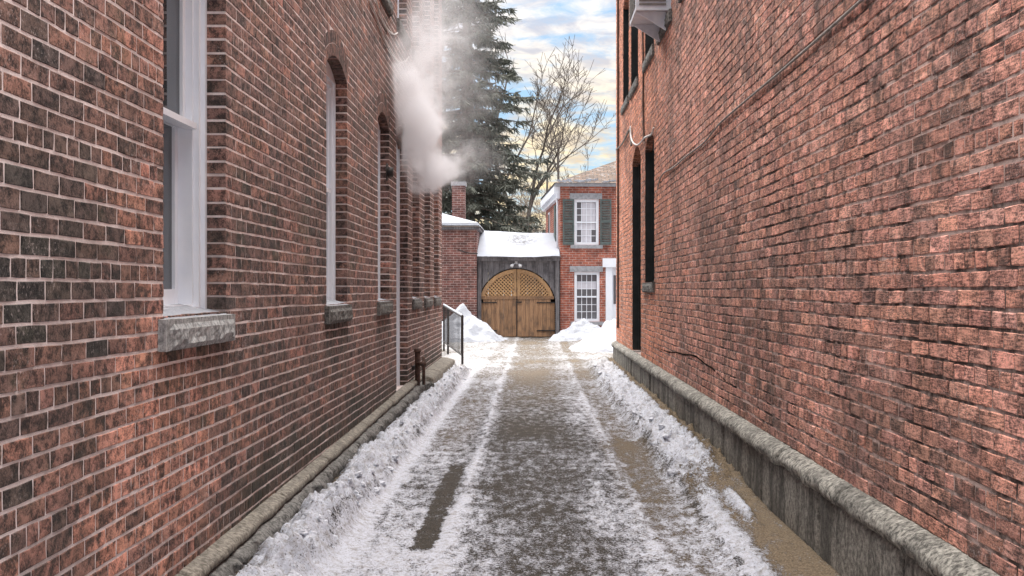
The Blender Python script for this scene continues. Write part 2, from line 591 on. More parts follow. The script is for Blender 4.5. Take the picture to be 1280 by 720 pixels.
bump(h, h.math('ADD', h.math('MULTIPLY', snowf, 0.9), h.math('ADD', h.math('MULTIPLY', n1, 0.9), h.math('MULTIPLY', n3, 0.35))), 0.8, 0.022)
M['driveway'] = h.m

xs = np.concatenate([np.linspace(-14, -4.2, 12)[:-1], np.linspace(-4.2, -1.62, 30)[:-1], np.arange(-1.62, 1.62, 0.0145), np.linspace(1.62, 4.6, 34), np.linspace(4.9, 14, 10)])
ys = [2.0, 3.0, 3.8, 4.4]
while ys[-1] < 37.5:
    ys.append(ys[-1] * 1.0032)
X, Y = np.meshgrid(xs, np.array(ys))
lump = fbm(X * 7, Y * 7, 3, 4, 0.55)
lump2 = fbm(X * 24, Y * 20, 11, 3, 0.6)
inalley = 1 - sst(Y, 20.0, 22.5)
wob = 0.10 * (fbm(X * 0 + 1.3, Y * 0.8, 5, 3) - 0.5)
# left bank of shovelled snow against the ledge
lb = sst(-(X + wob), 1.08, 1.22) * (1 - 0.55 * sst(-X, 1.36, 1.53)) * inalley
heap = np.exp(-((Y - 7.1) / 1.1) ** 2) * np.exp(-((X + 1.27) / 0.13) ** 2) * 0.10
heap += np.exp(-((Y - 9.6) / 0.5) ** 2) * np.exp(-((X + 1.36) / 0.10) ** 2) * 0.07
# right bank
far_r = sst(Y, 7.6, 9.6)
rb = sst(X + wob * 0.7, 1.0, 1.17) * (1 - 0.25 * sst(X, 1.40, 1.55)) * far_r * (1 - sst(Y, 22.0, 24.5))
ridge_r = np.exp(-((X - 1.18 - 0.02 * (Y - 6.5) + wob) / 0.12) ** 2) * (1 - far_r) * 0.055
ridge_r2 = np.exp(-((X - 1.38 + wob * 0.5) / 0.045) ** 2) * np.exp(-((Y - 7.7) / 0.55) ** 2) * 0.06
edge_r = sst(X, 1.15, 1.5) * 0.055
Z = lb * (0.055 + 0.16 * np.clip(lump - 0.30, 0, 1) + 0.055 * (lump2 - 0.4)) + heap * (0.45 + lump) + lb * 0.03 * sst(Y, 9, 16)
Z += rb * (0.07 + 0.13 * np.clip(lump - 0.32, 0, 1) + 0.05 * (lump2 - 0.4)) + ridge_r * (0.4 + lump2) + ridge_r2 * (0.5 + lump2) + edge_r
wl = worley(X * 9 + 0.6 * lump, Y * 9, 81)
wl2 = worley(X * 21 + 0.6 * lump2, Y * 21, 82)
chunk = np.clip(0.62 - wl, 0, 1) * 0.085 + np.clip(0.55 - wl2, 0, 1) * 0.042
Z += lb * chunk * (0.5 + lump) + rb * chunk * 0.8 * (0.4 + lump)
# packed track edges and fine relief
Z += 0.012 * np.exp(-((X + 1.09 + 0.4 * wob) / 0.05) ** 2) * inalley
Z += 0.010 * np.exp(-((X + 0.50 + wob) / 0.05) ** 2) + 0.010 * np.exp(-((X - 0.72 + wob) / 0.05) ** 2)
Z += 0.012 * (lump2 - 0.5) + 0.010 * (lump - 0.5)
out = sst(Y, 21, 23)
Z += out * (0.05 * (fbm(X * 1.3, Y * 1.3, 21, 4) - 0.5) + 0.03 * (lump - 0.5))
under = ((np.abs(X) > 1.56) & (Y < np.where(X < 0, YL_END + 0.2, YR_END + 0.2)))
Z = np.where(under, -0.03, Z)
# cover masks: R snow, G sand
Rm = np.full_like(X, 0.565) + 0.50 * (fbm(X * 2.2, Y * 0.9, 33, 4, 0.6) - 0.5) + 0.10 * (1 - sst(Y, 6.5, 8.2)) + 0.08 * sst(-X, 0.5, 0.9)
Rm -= 0.15 * np.exp(-(np.abs(X - 0.02) / 0.42) ** 4) * (0.6 + 0.8 * fbm(X * 2, Y * 0.9, 31, 3))
Rm -= 0.13 * np.exp(-(np.abs(X - 0.85) / 0.16) ** 4)
Rm -= 0.10 * np.exp(-((X + 0.85) / 0.12) ** 2) * sst(Y, 9.5, 12)
Rm += 0.32 * np.exp(-((X + 1.08 + 0.4 * wob) / 0.06) ** 2) * inalley
Rm += 0.20 * np.exp(-((X + 0.50 + wob) / 0.06) ** 2) + 0.16 * np.exp(-((X - 0.72 + wob) / 0.05) ** 2)
Rm = np.maximum(Rm, lb * 0.92)
Rm = np.maximum(Rm, rb * 0.86)
Rm -= rb * 0.55 * sst(X, 1.40, 1.49)
near_r = (1 - far_r)
Rm = Rm * (1 - near_r * sst(X, 1.24, 1.36)) + 0.24 * near_r * sst(X, 1.24, 1.36)
Rm = Rm - 0.35 * near_r * np.exp(-((X - 1.2) / 0.09) ** 2) * sst(Y, 6.9, 7.4)
Rm = np.maximum(Rm, np.clip((ridge_r + ridge_r2) * 17, 0, 0.95))
Rm -= 0.35 * sst(-X, 1.44, 1.5) * inalley * sst(fbm(X * 3, Y * 1.5, 41, 3), 0.45, 0.62)
pw_ = 0.05 * (lump2 - 0.5) + 0.03 * (lump - 0.5)
patch = sst(X + pw_, -0.725, -0.695) * (1 - sst(X + pw_, -0.595, -0.565)) * sst(Y + 4 * pw_, 6.6, 6.8) * (1 - sst(Y + 5 * pw_, 9.8, 10.1))
patch2 = sst(X, -0.80, -0.76) * (1 - sst(X, -0.70, -0.68)) * sst(Y, 6.65, 6.8) * (1 - sst(Y, 8.2, 8.5)) * 0
Rm = Rm * (1 - 1.0 * patch) + 0.27 * patch
Rm = Rm + out * (0.06 + 0.25 * (fbm(X * 0.7, Y * 0.7, 51, 3) - 0.5)) + out * 0.4 * sst(np.abs(X + 0.1), 2.2, 3.4)
Gm = 0.32 + 0.52 * np.exp(-(np.abs(X - 0.87) / 0.22) ** 4) + 0.5 * np.exp(-((X + 0.85) / 0.2) ** 2) * sst(Y, 9, 12)
Gm = np.maximum(Gm, sst(X, 1.05, 1.2)) + 0.34 * sst(Y, 10, 19)
Gm = np.maximum(Gm, sst(-X, 1.3, 1.45))
Gm = np.where(patch > 0.2, 0.0, Gm)
attrs = np.stack([Rm, np.clip(Gm, 0, 1), patch, np.ones_like(X)], -1)
drive = grid_mesh('driveway', X, Y, Z, M['driveway'], attrs=attrs)
# loose lumps of snow lying on and beside the banks
ck = MB()
cr_ = random.Random(19)
xs_a, ys_a = xs, np.array(ys)
for _ in range(240):
    lf_ = cr_.random() < 0.62
    yy = 5.6 * (21.0 / 5.6) ** cr_.random()
    xx = -1.12 - abs(cr_.gauss(0, 0.16)) if lf_ else 1.08 + abs(cr_.gauss(0, 0.13))
    if abs(xx) > 1.46 or (not lf_ and yy < 8.5):
        continue
    iz, ix = int(np.searchsorted(ys_a, yy)), int(np.searchsorted(xs_a, xx))
    zz = float(Z[iz, ix])
    rad = cr_.choice((0.010, 0.013, 0.016, 0.02, 0.03)) * cr_.uniform(0.8, 1.3)
    b0 = len(ck.v)
    rings = [(0.0, -1.0)] + [(math.cos(a_), math.sin(a_)) for a_ in (-0.55, 0.1, 0.7)] + [(0.0, 1.0)]
    for ri, (rc, rz_) in enumerate(rings):
        for k_ in range(6 if 0 < ri < 4 else 1):
            jt_ = cr_.uniform(0.6, 1.3)
            t_ = k_ * math.pi / 3 + ri * 0.4
            ck.v.append((xx + rad * rc * math.cos(t_) * jt_, yy + rad * rc * math.sin(t_) * jt_, zz + rad * 0.35 + rad * 0.8 * rz_ * jt_))
    for k_ in range(6):
        l_ = (k_ + 1) % 6
        ck.f.append((b0, b0 + 1 + l_, b0 + 1 + k_))
        ck.f.append((b0 + 1 + k_, b0 + 1 + l_, b0 + 7 + l_, b0 + 7 + k_))
        ck.f.append((b0 + 7 + k_, b0 + 7 + l_, b0 + 13 + l_, b0 + 13 + k_))
        ck.f.append((b0 + 13 + k_, b0 + 13 + l_, b0 + 19))
tag(ck.build('snow_chunks', M['bank_snow'], None), 'loose lumps of snow scattered along the shovelled banks', 'snow', kind='stuff')
tag(drive, 'snow dusted driveway with brown sand and dark wheel tracks between the walls', kind='structure')

gx, gy = np.meshgrid(np.linspace(-600, 600, 61), np.linspace(-600, 900, 76))
gz = np.full_like(gx, -0.10)
ground = grid_mesh('ground', gx, gy, gz, M['dirty_snow'])
tag(ground, 'snow covered ground reaching to the horizon', kind='structure')


# ------------------------------------------------------------------ the two alley walls, brick by brick
C, L, J = 0.072, 0.2165, 0.0125     # course height, stretcher length, joint
CW = {-1: 0.0022, 1: 0.0030}          # depth of the mortar behind the brick faces


class Opening:
    def __init__(s, kind, y0, y1, z0, z1, arch=0.0, **kw):
        s.kind, s.y0, s.y1, s.z0, s.z1, s.arch = kind, y0, y1, z0, z1, arch
        s.kw = kw
        if arch:
            hw = (y1 - y0) / 2
            s.Ri = (hw * hw + arch * arch) / (2 * arch)
            s.yc, s.zc = (y0 + y1) / 2, z1 - s.Ri
            s.th = math.asin(hw / s.Ri)
            s.Ro = s.Ri + 0.205
            s.zs = z1 - arch

    def gap(s, za, zb):
        """interval of this course taken by the opening, or None"""
        zm = (za + zb) / 2
        if zm < s.z0:
            return None
        if not s.arch:
            return (s.y0, s.y1, True) if zm < s.z1 else None
        if zm < s.zs:
            return (s.y0, s.y1, True)
        hz = zm - s.zc
        if hz >= s.Ro:
            return None
        hw = min(math.sqrt(s.Ro ** 2 - hz ** 2), hz * math.tan(s.th))
        return (s.yc - hw, s.yc + hw, False) if hw > 0.02 else None


def yl(px):
    return D * F / abs(VX - px)


OPEN = {
    -1: [
        Opening('window', 5.12, 6.16, 1.368, 3.43, 0.13),
        Opening('window', 9.16, 10.18, 1.368, 3.43, 0.13),
        Opening('window', 12.20, 13.16, 1.368, 3.43, 0.13),
        Opening('door', 13.86, 15.10, 0.255, 3.43, 0.13),
        Opening('window', 15.72, 16.66, 1.368, 3.43, 0.13),
        Opening('window', 17.46, 18.40, 1.368, 3.43, 0.13),
        Opening('window', 19.16, 20.06, 1.368, 3.43, 0.13),
        Opening('window', 12.20, 13.16, 4.75, 6.6, 0.13),
        Opening('window', 13.96, 15.00, 4.75, 6.6, 0.13),
        Opening('window', 15.72, 16.66, 4.75, 6.6, 0.13),
        Opening('window', 17.46, 18.40, 4.75, 6.6, 0.13),
        Opening('window', 19.16, 20.06, 4.75, 6.6, 0.13),
    ],
    1: [
        Opening('window', 15.55, 16.85, 1.60, 3.69, 0.20),
        Opening('door', 17.5, 19.0, 0.51, 3.75, 0.24),
        Opening('window', 11.45, 12.70, 4.79, 6.7, 0.15),
        Opening('window', 13.66, 14.90, 4.79, 6.7, 0.15),
        Opening('window', 15.60, 16.85, 4.79, 6.7, 0.15),
        Opening('window', 17.95, 19.25, 4.79, 6.7, 0.15),
        Opening('window', 19.70, 20.95, 4.79, 6.7, 0.15),
    ],
}
CRACK = [(12.9, 0.75), (13.9, 0.94), (12.2, 0.86), (11.2, 0.79), (10.3, 0.74), (9.5, 0.62)]


def wall_point(side, s, d, z):
    return (side * (D + d), s, z)


def brick_colour(side, s, z):
    n1 = mnoise.noise((s * 0.55, z * 0.8, 3.3 + side))
    n2 = mnoise.noise((s * 1.7, z * 2.1, 9.1))
    r = rnd.random()
    mixc = lambda p_, q_, t: tuple(i * (1 - t) + j * t for i, j in zip(p_, q_))
    if side < 0:
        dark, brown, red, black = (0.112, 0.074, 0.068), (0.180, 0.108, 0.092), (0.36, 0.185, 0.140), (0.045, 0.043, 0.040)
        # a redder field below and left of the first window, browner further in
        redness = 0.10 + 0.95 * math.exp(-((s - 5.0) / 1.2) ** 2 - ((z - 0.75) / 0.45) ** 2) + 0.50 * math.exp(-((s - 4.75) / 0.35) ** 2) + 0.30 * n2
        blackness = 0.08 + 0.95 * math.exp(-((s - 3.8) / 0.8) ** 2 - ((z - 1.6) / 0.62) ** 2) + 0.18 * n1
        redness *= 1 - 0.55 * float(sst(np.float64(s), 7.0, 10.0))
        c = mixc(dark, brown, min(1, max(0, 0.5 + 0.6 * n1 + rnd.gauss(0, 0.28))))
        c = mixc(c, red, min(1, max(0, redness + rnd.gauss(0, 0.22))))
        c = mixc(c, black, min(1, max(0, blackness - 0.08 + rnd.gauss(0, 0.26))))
    else:
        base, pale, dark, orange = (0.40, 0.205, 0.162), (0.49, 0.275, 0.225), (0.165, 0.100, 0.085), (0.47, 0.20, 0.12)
        c = mixc(base, pale, min(1, max(0, 0.4 + 0.6 * n2 + rnd.gauss(0, 0.3))))
        c = mixc(c, dark, min(1, max(0, 0.14 + 0.75 * n1 + rnd.gauss(0, 0.28))))
        far = float(sst(np.float64(s), 12.0, 17.0))  # bricks turn orange at the far end: warm courtyard light put into their colour
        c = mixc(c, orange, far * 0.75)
    v = rnd.uniform(0.92, 1.28)
    return (c[0] * v * rnd.uniform(0.95, 1.05), c[1] * v, c[2] * v * rnd.uniform(0.95, 1.05), rnd.random())


def add_brick(mb, side, s0, s1, zf0, zf1, depth, colr, detail):
    """zf0/zf1 give the lower and upper bed line at s"""
    jt = 0.0018 if side < 0 else 0.0026
    b = rnd.uniform(0.0015, 0.003) if side < 0 else rnd.uniform(0.002, 0.005)
    dd = -abs(rnd.gauss(0, 0.0009 if side < 0 else 0.0013))
    u = lambda a: rnd.uniform(-a, a)
    if detail:
        sm = (s0 + s1) / 2 + u(0.03)
        outl = [(s0, zf0(s0)), (sm, zf0(sm)), (s1, zf0(s1)), (s1, (zf0(s1) + zf1(s1)) / 2), (s1, zf1(s1)), (sm, zf1(sm)), (s0, zf1(s0)), (s0, (zf0(s0) + zf1(s0)) / 2)]
    else:
        outl = [(s0, zf0(s0)), (s1, zf0(s1)), (s1, zf1(s1)), (s0, zf1(s0))]
    outl = [(a + u(jt), z + u(jt)) for a, z in outl]
    cs, cz = (s0 + s1) / 2, sum(z for a, z in outl) / len(outl)
    n, base = len(outl), len(mb.v)
    front = []
    for a, z in outl:
        ia = a + (b if a < cs - 0.01 else -b if a > cs + 0.01 else 0)
        iz = z + (b if z < cz - 0.006 else -b if z > cz + 0.006 else 0)
        front.append(wall_point(side, ia + u(jt * .5), dd + u(jt * 0.7), iz + u(jt * .5)))
    mb.v += front
    mb.v += [wall_point(side, a, dd + b * 0.9, z) for a, z in outl]
    mb.v += [wall_point(side, a, depth, z) for a, z in outl]
    mb.c += [colr] * (3 * n)
    flip = side > 0
    q = tuple(range(base, base + n))
    mb.f.append(q if not flip else q[::-1])
    for ring in (0, 1):
        for i in range(n):
            j = (i + 1) % n
            f = (base + ring * n + i, base + (ring + 1) * n + i, base + (ring + 1) * n + j, base + ring * n + j)
            mb.f.append(f if not flip else f[::-1])


def make_wall(side, root, zbase, s_start, s_end, mat, hdr_phase, wav):
    ops = OPEN[side]
    nrow = int((WALL_TOP - zbase) / C)
    pieces = []     # (s0, s1, row, end flag)
    for r in range(nrow):
        za, zb = zbase + r * C, zbase + (r + 1) * C
        gaps = sorted(g for g in (o.gap(za, zb) for o in ops) if g)
        iv, cur, cj = [], s_start, False
        for g0, g1, jamb in gaps:
            if g0 > cur:
                iv.append((cur, g0, cj, jamb))
            cur, cj = max(cur, g1), jamb
        iv.append((cur, s_end, cj, True))
        header = (r % 6 == hdr_phase)
        ln = L / 2 if header else L
        off = (r % 2) * L / 2 + rnd.uniform(-0.02, 0.02) if not header else L / 4 + rnd.uniform(-0.01, 0.01)
        for a, bb, ja, jb in iv:
            cuts = [a]
            k = math.floor((a - off) / ln) + 1
            while off + k * ln < bb:
                c = off + k * ln + rnd.gauss(0, 0.006)
                if c - cuts[-1] > 0.06 and bb - c > 0.06:
                    cuts.append(c)
                k += 1
            cuts.append(bb)
            for i in range(len(cuts) - 1):
                first, last = i == 0, i == len(cuts) - 2
                e0 = cuts[i] + (0 if first and ja else J / 2)
                e1 = cuts[i + 1] - (0 if last and jb else J / 2)
                pieces.append((e0, e1, r, (first and ja) or (last and jb)))

    def bed(r):
        return lambda s: zbase + r * C + wav * mnoise.noise((s * 0.9, r * 0.55, 4.4)) + wav * 0.5 * mnoise.noise((s * 3.1, r * 1.3, 8.4))
    # the 300 bricks that show largest become parts of their own
    def size(pc):
        s = (pc[0] + pc[1]) / 2
        z = zbase + (pc[2] + .5) * C
        px, py = VX + side * D * F / s, VY - (z - EYE) * F / s
        if s < 2 or not (0 <= px <= 1280 and 0 <= py <= 720):
            return 0
        return F * F * D * (pc[1] - pc[0]) * C / s ** 3
    order = sorted(range(len(pieces)), key=lambda i: -size(pieces[i]))
    single = set(order[:300])
    rest = MB()
    for i, (s0, s1, r, jamb) in enumerate(pieces):
        lo, up = bed(r), bed(r + 1)
        hj = J / 2 * (rnd.uniform(0.8, 1.2) if side < 0 else rnd.uniform(0.7, 1.35))
        f0, f1 = (lambda s, lo=lo, hj=hj: lo(s) + hj), (lambda s, up=up, hj=hj: up(s) - hj)
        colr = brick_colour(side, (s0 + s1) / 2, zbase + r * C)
        dep = 0.118 if jamb else 0.035
        if i in single:
            m = MB()
            add_brick(m, side, s0, s1, f0, f1, dep, colr, True)
            m.build('brick', mat, root, origin=wall_point(side, (s0 + s1) / 2, 0.0, zbase + (r + .5) * C))
        else:
            add_brick(rest, side, s0, s1, f0, f1, dep, colr, s0 < 9.5)
    # arches of bricks on edge
    for o in ops:
        if not o.arch:
            continue
        nv = max(6, int(2 * o.th * o.Ri / C))
        for k in range(nv):
            t0, t1 = -o.th + 2 * o.th * k / nv, -o.th + 2 * o.th * (k + 1) / nv
            for ra, rb_ in ((o.Ri, o.Ri + 0.098), (o.Ri + 0.106, o.Ro)):
                g = 0.004 / o.Ri
                base = len(rest.v)
                cc = brick_colour(side, o.yc, o.z1)
                cc = (cc[0] * 0.75, cc[1] * 0.75, cc[2] * 0.75, cc[3])
                ol = [(t0 + g, ra), (t1 - g, ra), (t1 - g, rb_), (t0 + g, rb_)]
                for dpt in (0.0, 0.118):
                    rest.v += [wall_point(side, o.yc + rr * math.sin(t), dpt, o.zc + rr * math.cos(t)) for t, rr in ol]
                rest.c += [cc] * 8
                rest.f += [tuple(base + i for i in q) for q in ((0, 1, 2, 3), (0, 4, 5, 1), (1, 5, 6, 2), (2, 6, 7, 3), (3, 7, 4, 0))]
    b = rest.build('brickwork', mat, root)
    tag(b, kind='stuff')
    return b


def make_core(side, root, zbase, s_start, s_end, mat, thick=0.4):
    """mortar body behind the bricks, with the openings left free"""
    e = CW[side]
    ops = OPEN[side]
    sb = sorted({s_start, s_end} | {v for o in ops for v in (o.y0 - e, o.y1 + e)})
    zb = sorted({-0.05, WALL_TOP} | {v for o in ops for v in (o.z0, o.z1)})
    keep = {}
    for i in range(len(sb) - 1):
        for j in range(len(zb) - 1):
            sm, zm = (sb[i] + sb[i + 1]) / 2, (zb[j] + zb[j + 1]) / 2
            keep[i, j] = not any(o.y0 - e < sm < o.y1 + e and o.z0 < zm < o.z1 for o in ops)
    m = MB()

    def quad(*pts):
        b = len(m.v)
        m.v += [wall_point(side, *p) for p in pts]
        m.f.append((b, b + 1, b + 2, b + 3))
    for (i, j), k in keep.items():
        if not k:
            continue
        a, b, c, d = sb[i], sb[i + 1], zb[j], zb[j + 1]
        quad((a, e, c), (b, e, c), (b, e, d), (a, e, d))
        for di, dj, pts in ((-1, 0, ((a, e, c), (a, e, d), (a, thick, d), (a, thick, c))), (1, 0, ((b, e, c), (b, thick, c), (b, thick, d), (b, e, d))),
                            (0, -1, ((a, e, c), (a, thick, c), (b, thick, c), (b, e, c))), (0, 1, ((a, e, d), (b, e, d), (b, thick, d), (a, thick, d)))):
            if not keep.get((i + di, j + dj), False):
                quad(*pts)
    # spandrels that fill between the flat head of the hole and the arch
    for o in ops:
        if not o.arch:
            continue
        N = 12
        for k in range(N):
            t0, t1 = -o.th + 2 * o.th * k / N, -o.th + 2 * o.th * (k + 1) / N
            p0, p1 = (o.yc + (o.Ri + .004) * math.sin(t0), o.zc + (o.Ri + .004) * math.cos(t0)), (o.yc + (o.Ri + .004) * math.sin(t1), o.zc + (o.Ri + .004) * math.cos(t1))
            quad((p0[0], e, p0[1]), (p1[0], e, p1[1]), (p1[0], e, o.z1 + .006), (p0[0], e, o.z1 + .006))
            quad((p0[0], e, p0[1]), (p0[0], 0.13, p0[1]), (p1[0], 0.13, p1[1]), (p1[0], e, p1[1]))
    return m.build('wall', mat, root)


def fbox(mb, side, s0, s1, d0, d1, z0, z1):
    mb.quadbox([wall_point(side, *p) for p in ((s0, d0, z0), (s1, d0, z0), (s1, d1, z0), (s0, d1, z0), (s0, d0, z1), (s1, d0, z1), (s1, d1, z1), (s0, d1, z1))])


def rough_sill(side, root, s0, s1, z0, z1, proud, mat):
    """granite sill: smooth margins, rock face, uneven"""
    m = MB()
    ns, nz = 22, 6
    g = [[None] * (nz + 1) for _ in range(ns + 1)]
    for i in range(ns + 1):
        for j in range(nz + 1):
            s, z = s0 + (s1 - s0) * i / ns, z0 + (z1 - z0) * j / nz
            rock = 0.0
            if 1 < i < ns and 0 < j < nz - 1:
                rock = 0.012 + 0.012 * mnoise.noise((s * 22, z * 30, 1)) + 0.008 * mnoise.noise((s * 60, z * 60, 5))
            g[i][j] = len(m.v)
            m.v.append(wall_point(side, s, -proud - rock, z - 0.003 * mnoise.noise((s * 9, z, 0))))
    for i in range(ns):
        for j in range(nz):
            m.f.append((g[i][j], g[i + 1][j], g[i + 1][j + 1], g[i][j + 1]))
    b = len(m.v)
    m.v += [wall_point(side, *p) for p in ((s0, -proud, z0), (s1, -proud, z0), (s1, -proud, z1), (s0, -proud, z1), (s0, 0.16, z0), (s1, 0.16, z0), (s1, 0.16, z1 + 0.012), (s0, 0.16, z1 + 0.012))]
    m.f += [tuple(b + i for i in q) for q in ((0, 4, 5, 1), (3, 2, 6, 7), (0, 3, 7, 4), (1, 5, 6, 2))]
    return m.build('sill', mat, root)


def make_window(side, root, o, mat_f, big):
    rec = 0.10
    a, b, z0, z1 = o.y0, o.y1, o.z0, o.z1
    zm = z0 + (z1 - z0) * 0.485
    # brick mould and casing, in three steps
    m = MB()
    for k, (wd, d0, d1) in enumerate(((0.035, rec, 0.24), (0.075, rec + 0.022, 0.242), (0.098, rec + 0.05, 0.244))):
        lo = sum((0.035, 0.040, 0.023)[:k])
        e = 0.002 if k == 0 else 0
        fbox(m, side, a + lo + e, a + wd, d0, d1, z0 + 0.012, z1 + 0.01)
        fbox(m, side, b - wd, b - lo - e, d0, d1, z0 + 0.012, z1 + 0.01)
        fbox(m, side, a + wd, b - wd, d0, d1, z1 - (o.arch if o.arch else 0) - wd + 0.03, z1 + 0.011)
        fbox(m, side, a + wd, b - wd, d0, d1, z0 + 0.012, z0 + 0.03 + 0.012 * k)
    if side > 0:
        fbox(m, side, b - 0.012, b - 0.0025, 0.004, rec, z0 + 0.013, z1 - o.arch)
        fbox(m, side, a + 0.0025, a + 0.012, 0.004, rec, z0 + 0.013, z1 - o.arch)
    win = m.build('window', mat_f, root, origin=wall_point(side, (a + b) / 2, 0, z0))
    ia, ib, it, ibt = a + 0.098, b - 0.098, z1 - o.arch - 0.068, z0 + 0.054
    for nm, d0, s0, s1 in (('upper_sash', rec + 0.085, zm - 0.02, it), ('lower_sash', rec + 0.125, ibt, zm + 0.02)):
        f = MB()
        fbox(f, side, ia, ia + 0.05, d0, d0 + 0.036, s0, s1)
        fbox(f, side, ib - 0.05, ib, d0, d0 + 0.036, s0, s1)
        fbox(f, side, ia + 0.05, ib - 0.05, d0 + .001, d0 + 0.036, s0, s0 + (0.05 if nm[0] == 'u' else 0.08))
        fbox(f, side, ia + 0.05, ib - 0.05, d0 + .001, d0 + 0.036, s1 - 0.045, s1)
        if nm[0] == 'u':
            fbox(f, side, ia + 0.003, ib - 0.003, d0 - 0.06, d0 - 0.001, s0 - 0.012, s0 + 0.02)     # projecting meeting rail
        f.build(nm, mat_f, win)
        g = MB()
        fbox(g, side, ia + 0.045, ib - 0.045, d0 + 0.016, d0 + 0.022, s0 + 0.045, s1 - 0.04)
        g.build('pane', M['glass'], win)
    rough_sill(side, win, a - 0.075, b + 0.06, z0 - 0.139, z0, 0.035, M['stone_sill'] if big else M['stone_dark'])
    # snow lying on the sill behind the face
    sn = MB()
    n = 10
    for i in range(n):
        y0_, y1_ = a + (b - a) * i / n, a + (b - a) * (i + 1) / n
        hh = [0.012 + 0.02 * rnd.random() for _ in range(2)]
        t0 = 0.035 + 0.02 * mnoise.noise((y0_ * 5, 0, 0))
        t1 = 0.035 + 0.02 * mnoise.noise((y1_ * 5, 0, 0))
        sn.quadbox([wall_point(side, *p) for p in ((y0_, -0.01, z0), (y1_, -0.01, z0), (y1_, rec + 0.08, z0), (y0_, rec + 0.08, z0),
                                                   (y0_, 0.01, z0 + t0 * 0.4), (y1_, 0.01, z0 + t1 * 0.4), (y1_, rec + 0.08, z0 + t1 + .02), (y0_, rec + 0.08, z0 + t0 + .02))])
    if side < 0:
        sn.build('sill_snow', M['snow'], win)
    return win


def make_door(side, root, o, mat_f, mat_d, fan):
    rec = 0.10
    a, b, z0, z1 = o.y0, o.y1, o.z0, o.z1
    m = MB()
    for wd, d0, lo in ((0.05, rec, 0.002), (0.09, rec + 0.03, 0.05)):
        fbox(m, side, a + lo, a + wd, d0, 0.26, z0, z1 + 0.01)
        fbox(m, side, b - wd, b - lo, d0, 0.26, z0, z1 + 0.01)
    ztr = 2.45 + z0
    if side > 0:
        fbox(m, side, b - 0.012, b - 0.0025, 0.004, rec, z0 + 0.013, z1 - o.arch)
        fbox(m, side, a + 0.0025, a + 0.012, 0.004, rec, z0 + 0.013, z1 - o.arch)
    fbox(m, side, a + 0.09, b - 0.09, rec + 0.02, 0.25, ztr, ztr + 0.09)
    fbox(m, side, a + 0.09, b - 0.09, rec + 0.02, 0.25, z1 - 0.1 - o.arch, z1 + 0.011)
    dr = m.build('door', mat_f, root, origin=wall_point(side, (a + b) / 2, 0, z0))
    leaf = MB()
    fbox(leaf, side, a + 0.09, b - 0.09, rec + 0.09, rec + 0.13, z0 + 0.02, ztr)
    w_ = (b - a - 0.18)
    for i in range(2):
        for zz0, zz1 in ((0.25, 0.95), (1.1, 2.25)):
            s0 = a + 0.09 + w_ * (0.10 + 0.46 * i)
            fbox(leaf, side, s0, s0 + w_ * 0.34, rec + 0.075, rec + 0.0895, z0 + zz0, z0 + zz1)
    leaf.build('door_leaf', mat_d, dr)
    kn = MB()
    kn.tube([wall_point(side, b - 0.17, rec + 0.09, z0 + 1.0), wall_point(side, b - 0.17, rec + 0.03, z0 + 1.0)], [0.018, 0.032], 8)
    kn.build('door_knob', M['iron'], dr)
    g = MB()
    fbox(g, side, a + 0.09, b - 0.09, rec + 0.10, rec + 0.106, ztr + 0.09, z1 - 0.1 - o.arch)
    g.build('transom_pane', fan, dr)
    return dr


def stone_run(side, root, name, s0, s1, length, profile, mat, amp, seed):
    """stones of a plinth: each its own mesh, a profile (d, z) swept along the wall; profile(s) returns the points"""
    rr = random.Random(seed)
    s = s0
    while s < s1 - 0.3:
        e = min(s1, s + length * rr.uniform(0.8, 1.2))
        if s1 - e < 0.35:
            e = s1
        n = max(6, int((e - s) / 0.035))
        m = MB()
        k = rr.random() * 50
        off = rr.uniform(-0.008, 0.008)
        rows = []
        for i in range(n + 1):
            y = s + 0.007 + (e - s - 0.014) * i / n
            pr = profile(y)
            pts = []
            for q in range(len(pr) - 1):
                for t_ in (0, 0.5):
                    pts.append((pr[q][0] + (pr[q + 1][0] - pr[q][0]) * t_, pr[q][1] + (pr[q + 1][1] - pr[q][1]) * t_))
            pts.append(pr[-1])
            row = []
            for q, (d, z) in enumerate(pts):
                edge = 0.014 if i in (0, n) else 0.003 if i in (1, n - 1) else 0
                inn = q not in (0, len(pts) - 1)
                dn = amp * mnoise.noise((y * 5, z * 9, k)) + amp * 0.8 * mnoise.noise((y * 17, z * 24, k)) + amp * 0.5 * mnoise.noise((y * 45, z * 60, k)) if inn else 0
                row.append(len(m.v))
                m.v.append(wall_point(side, y, d + dn + off + edge * (inn), z + dn * 0.5))
            rows.append(row)
        for i in range(n):
            for q in range(len(rows[0]) - 1):
                m.f.append((rows[i][q], rows[i + 1][q], rows[i + 1][q + 1], rows[i][q + 1]))
        m.f.append(tuple(rows[0]))
        m.f.append(tuple(reversed(rows[-1])))
        m.build(name, mat, root, origin=wall_point(side, (s + e) / 2, 0, 0), smooth=True)
        s = e


# ---- left building
left = empty('brick_building', (-D, 11, 0), 'dark brown brick building with white sash windows lining the left side of the driveway', 'building')
LB, RB = 0.165, 0.497
make_core(-1, left, LB, 1.2, YL_END, M['mortar_l'])
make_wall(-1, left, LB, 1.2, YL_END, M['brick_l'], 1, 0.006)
bk = MB()
bk.box(-9, -D - 0.4, 1.2, YL_END, -0.05, WALL_TOP - 0.02)
bk.build('rear_body', M['brick_low'], left)
m = MB()
m.box(-9.1, -D + 0.06, 1.1, YL_END + 0.08, WALL_TOP, WALL_TOP + 0.12)
m.build('coping', M['stone_sill'], left)
for k, o in enumerate(OPEN[-1]):
    if o.kind == 'window':
        make_window(-1, left, o, M['white'], k == 0)
    else:
        make_door(-1, left, o, M['white'], M['white'], M['glass'])


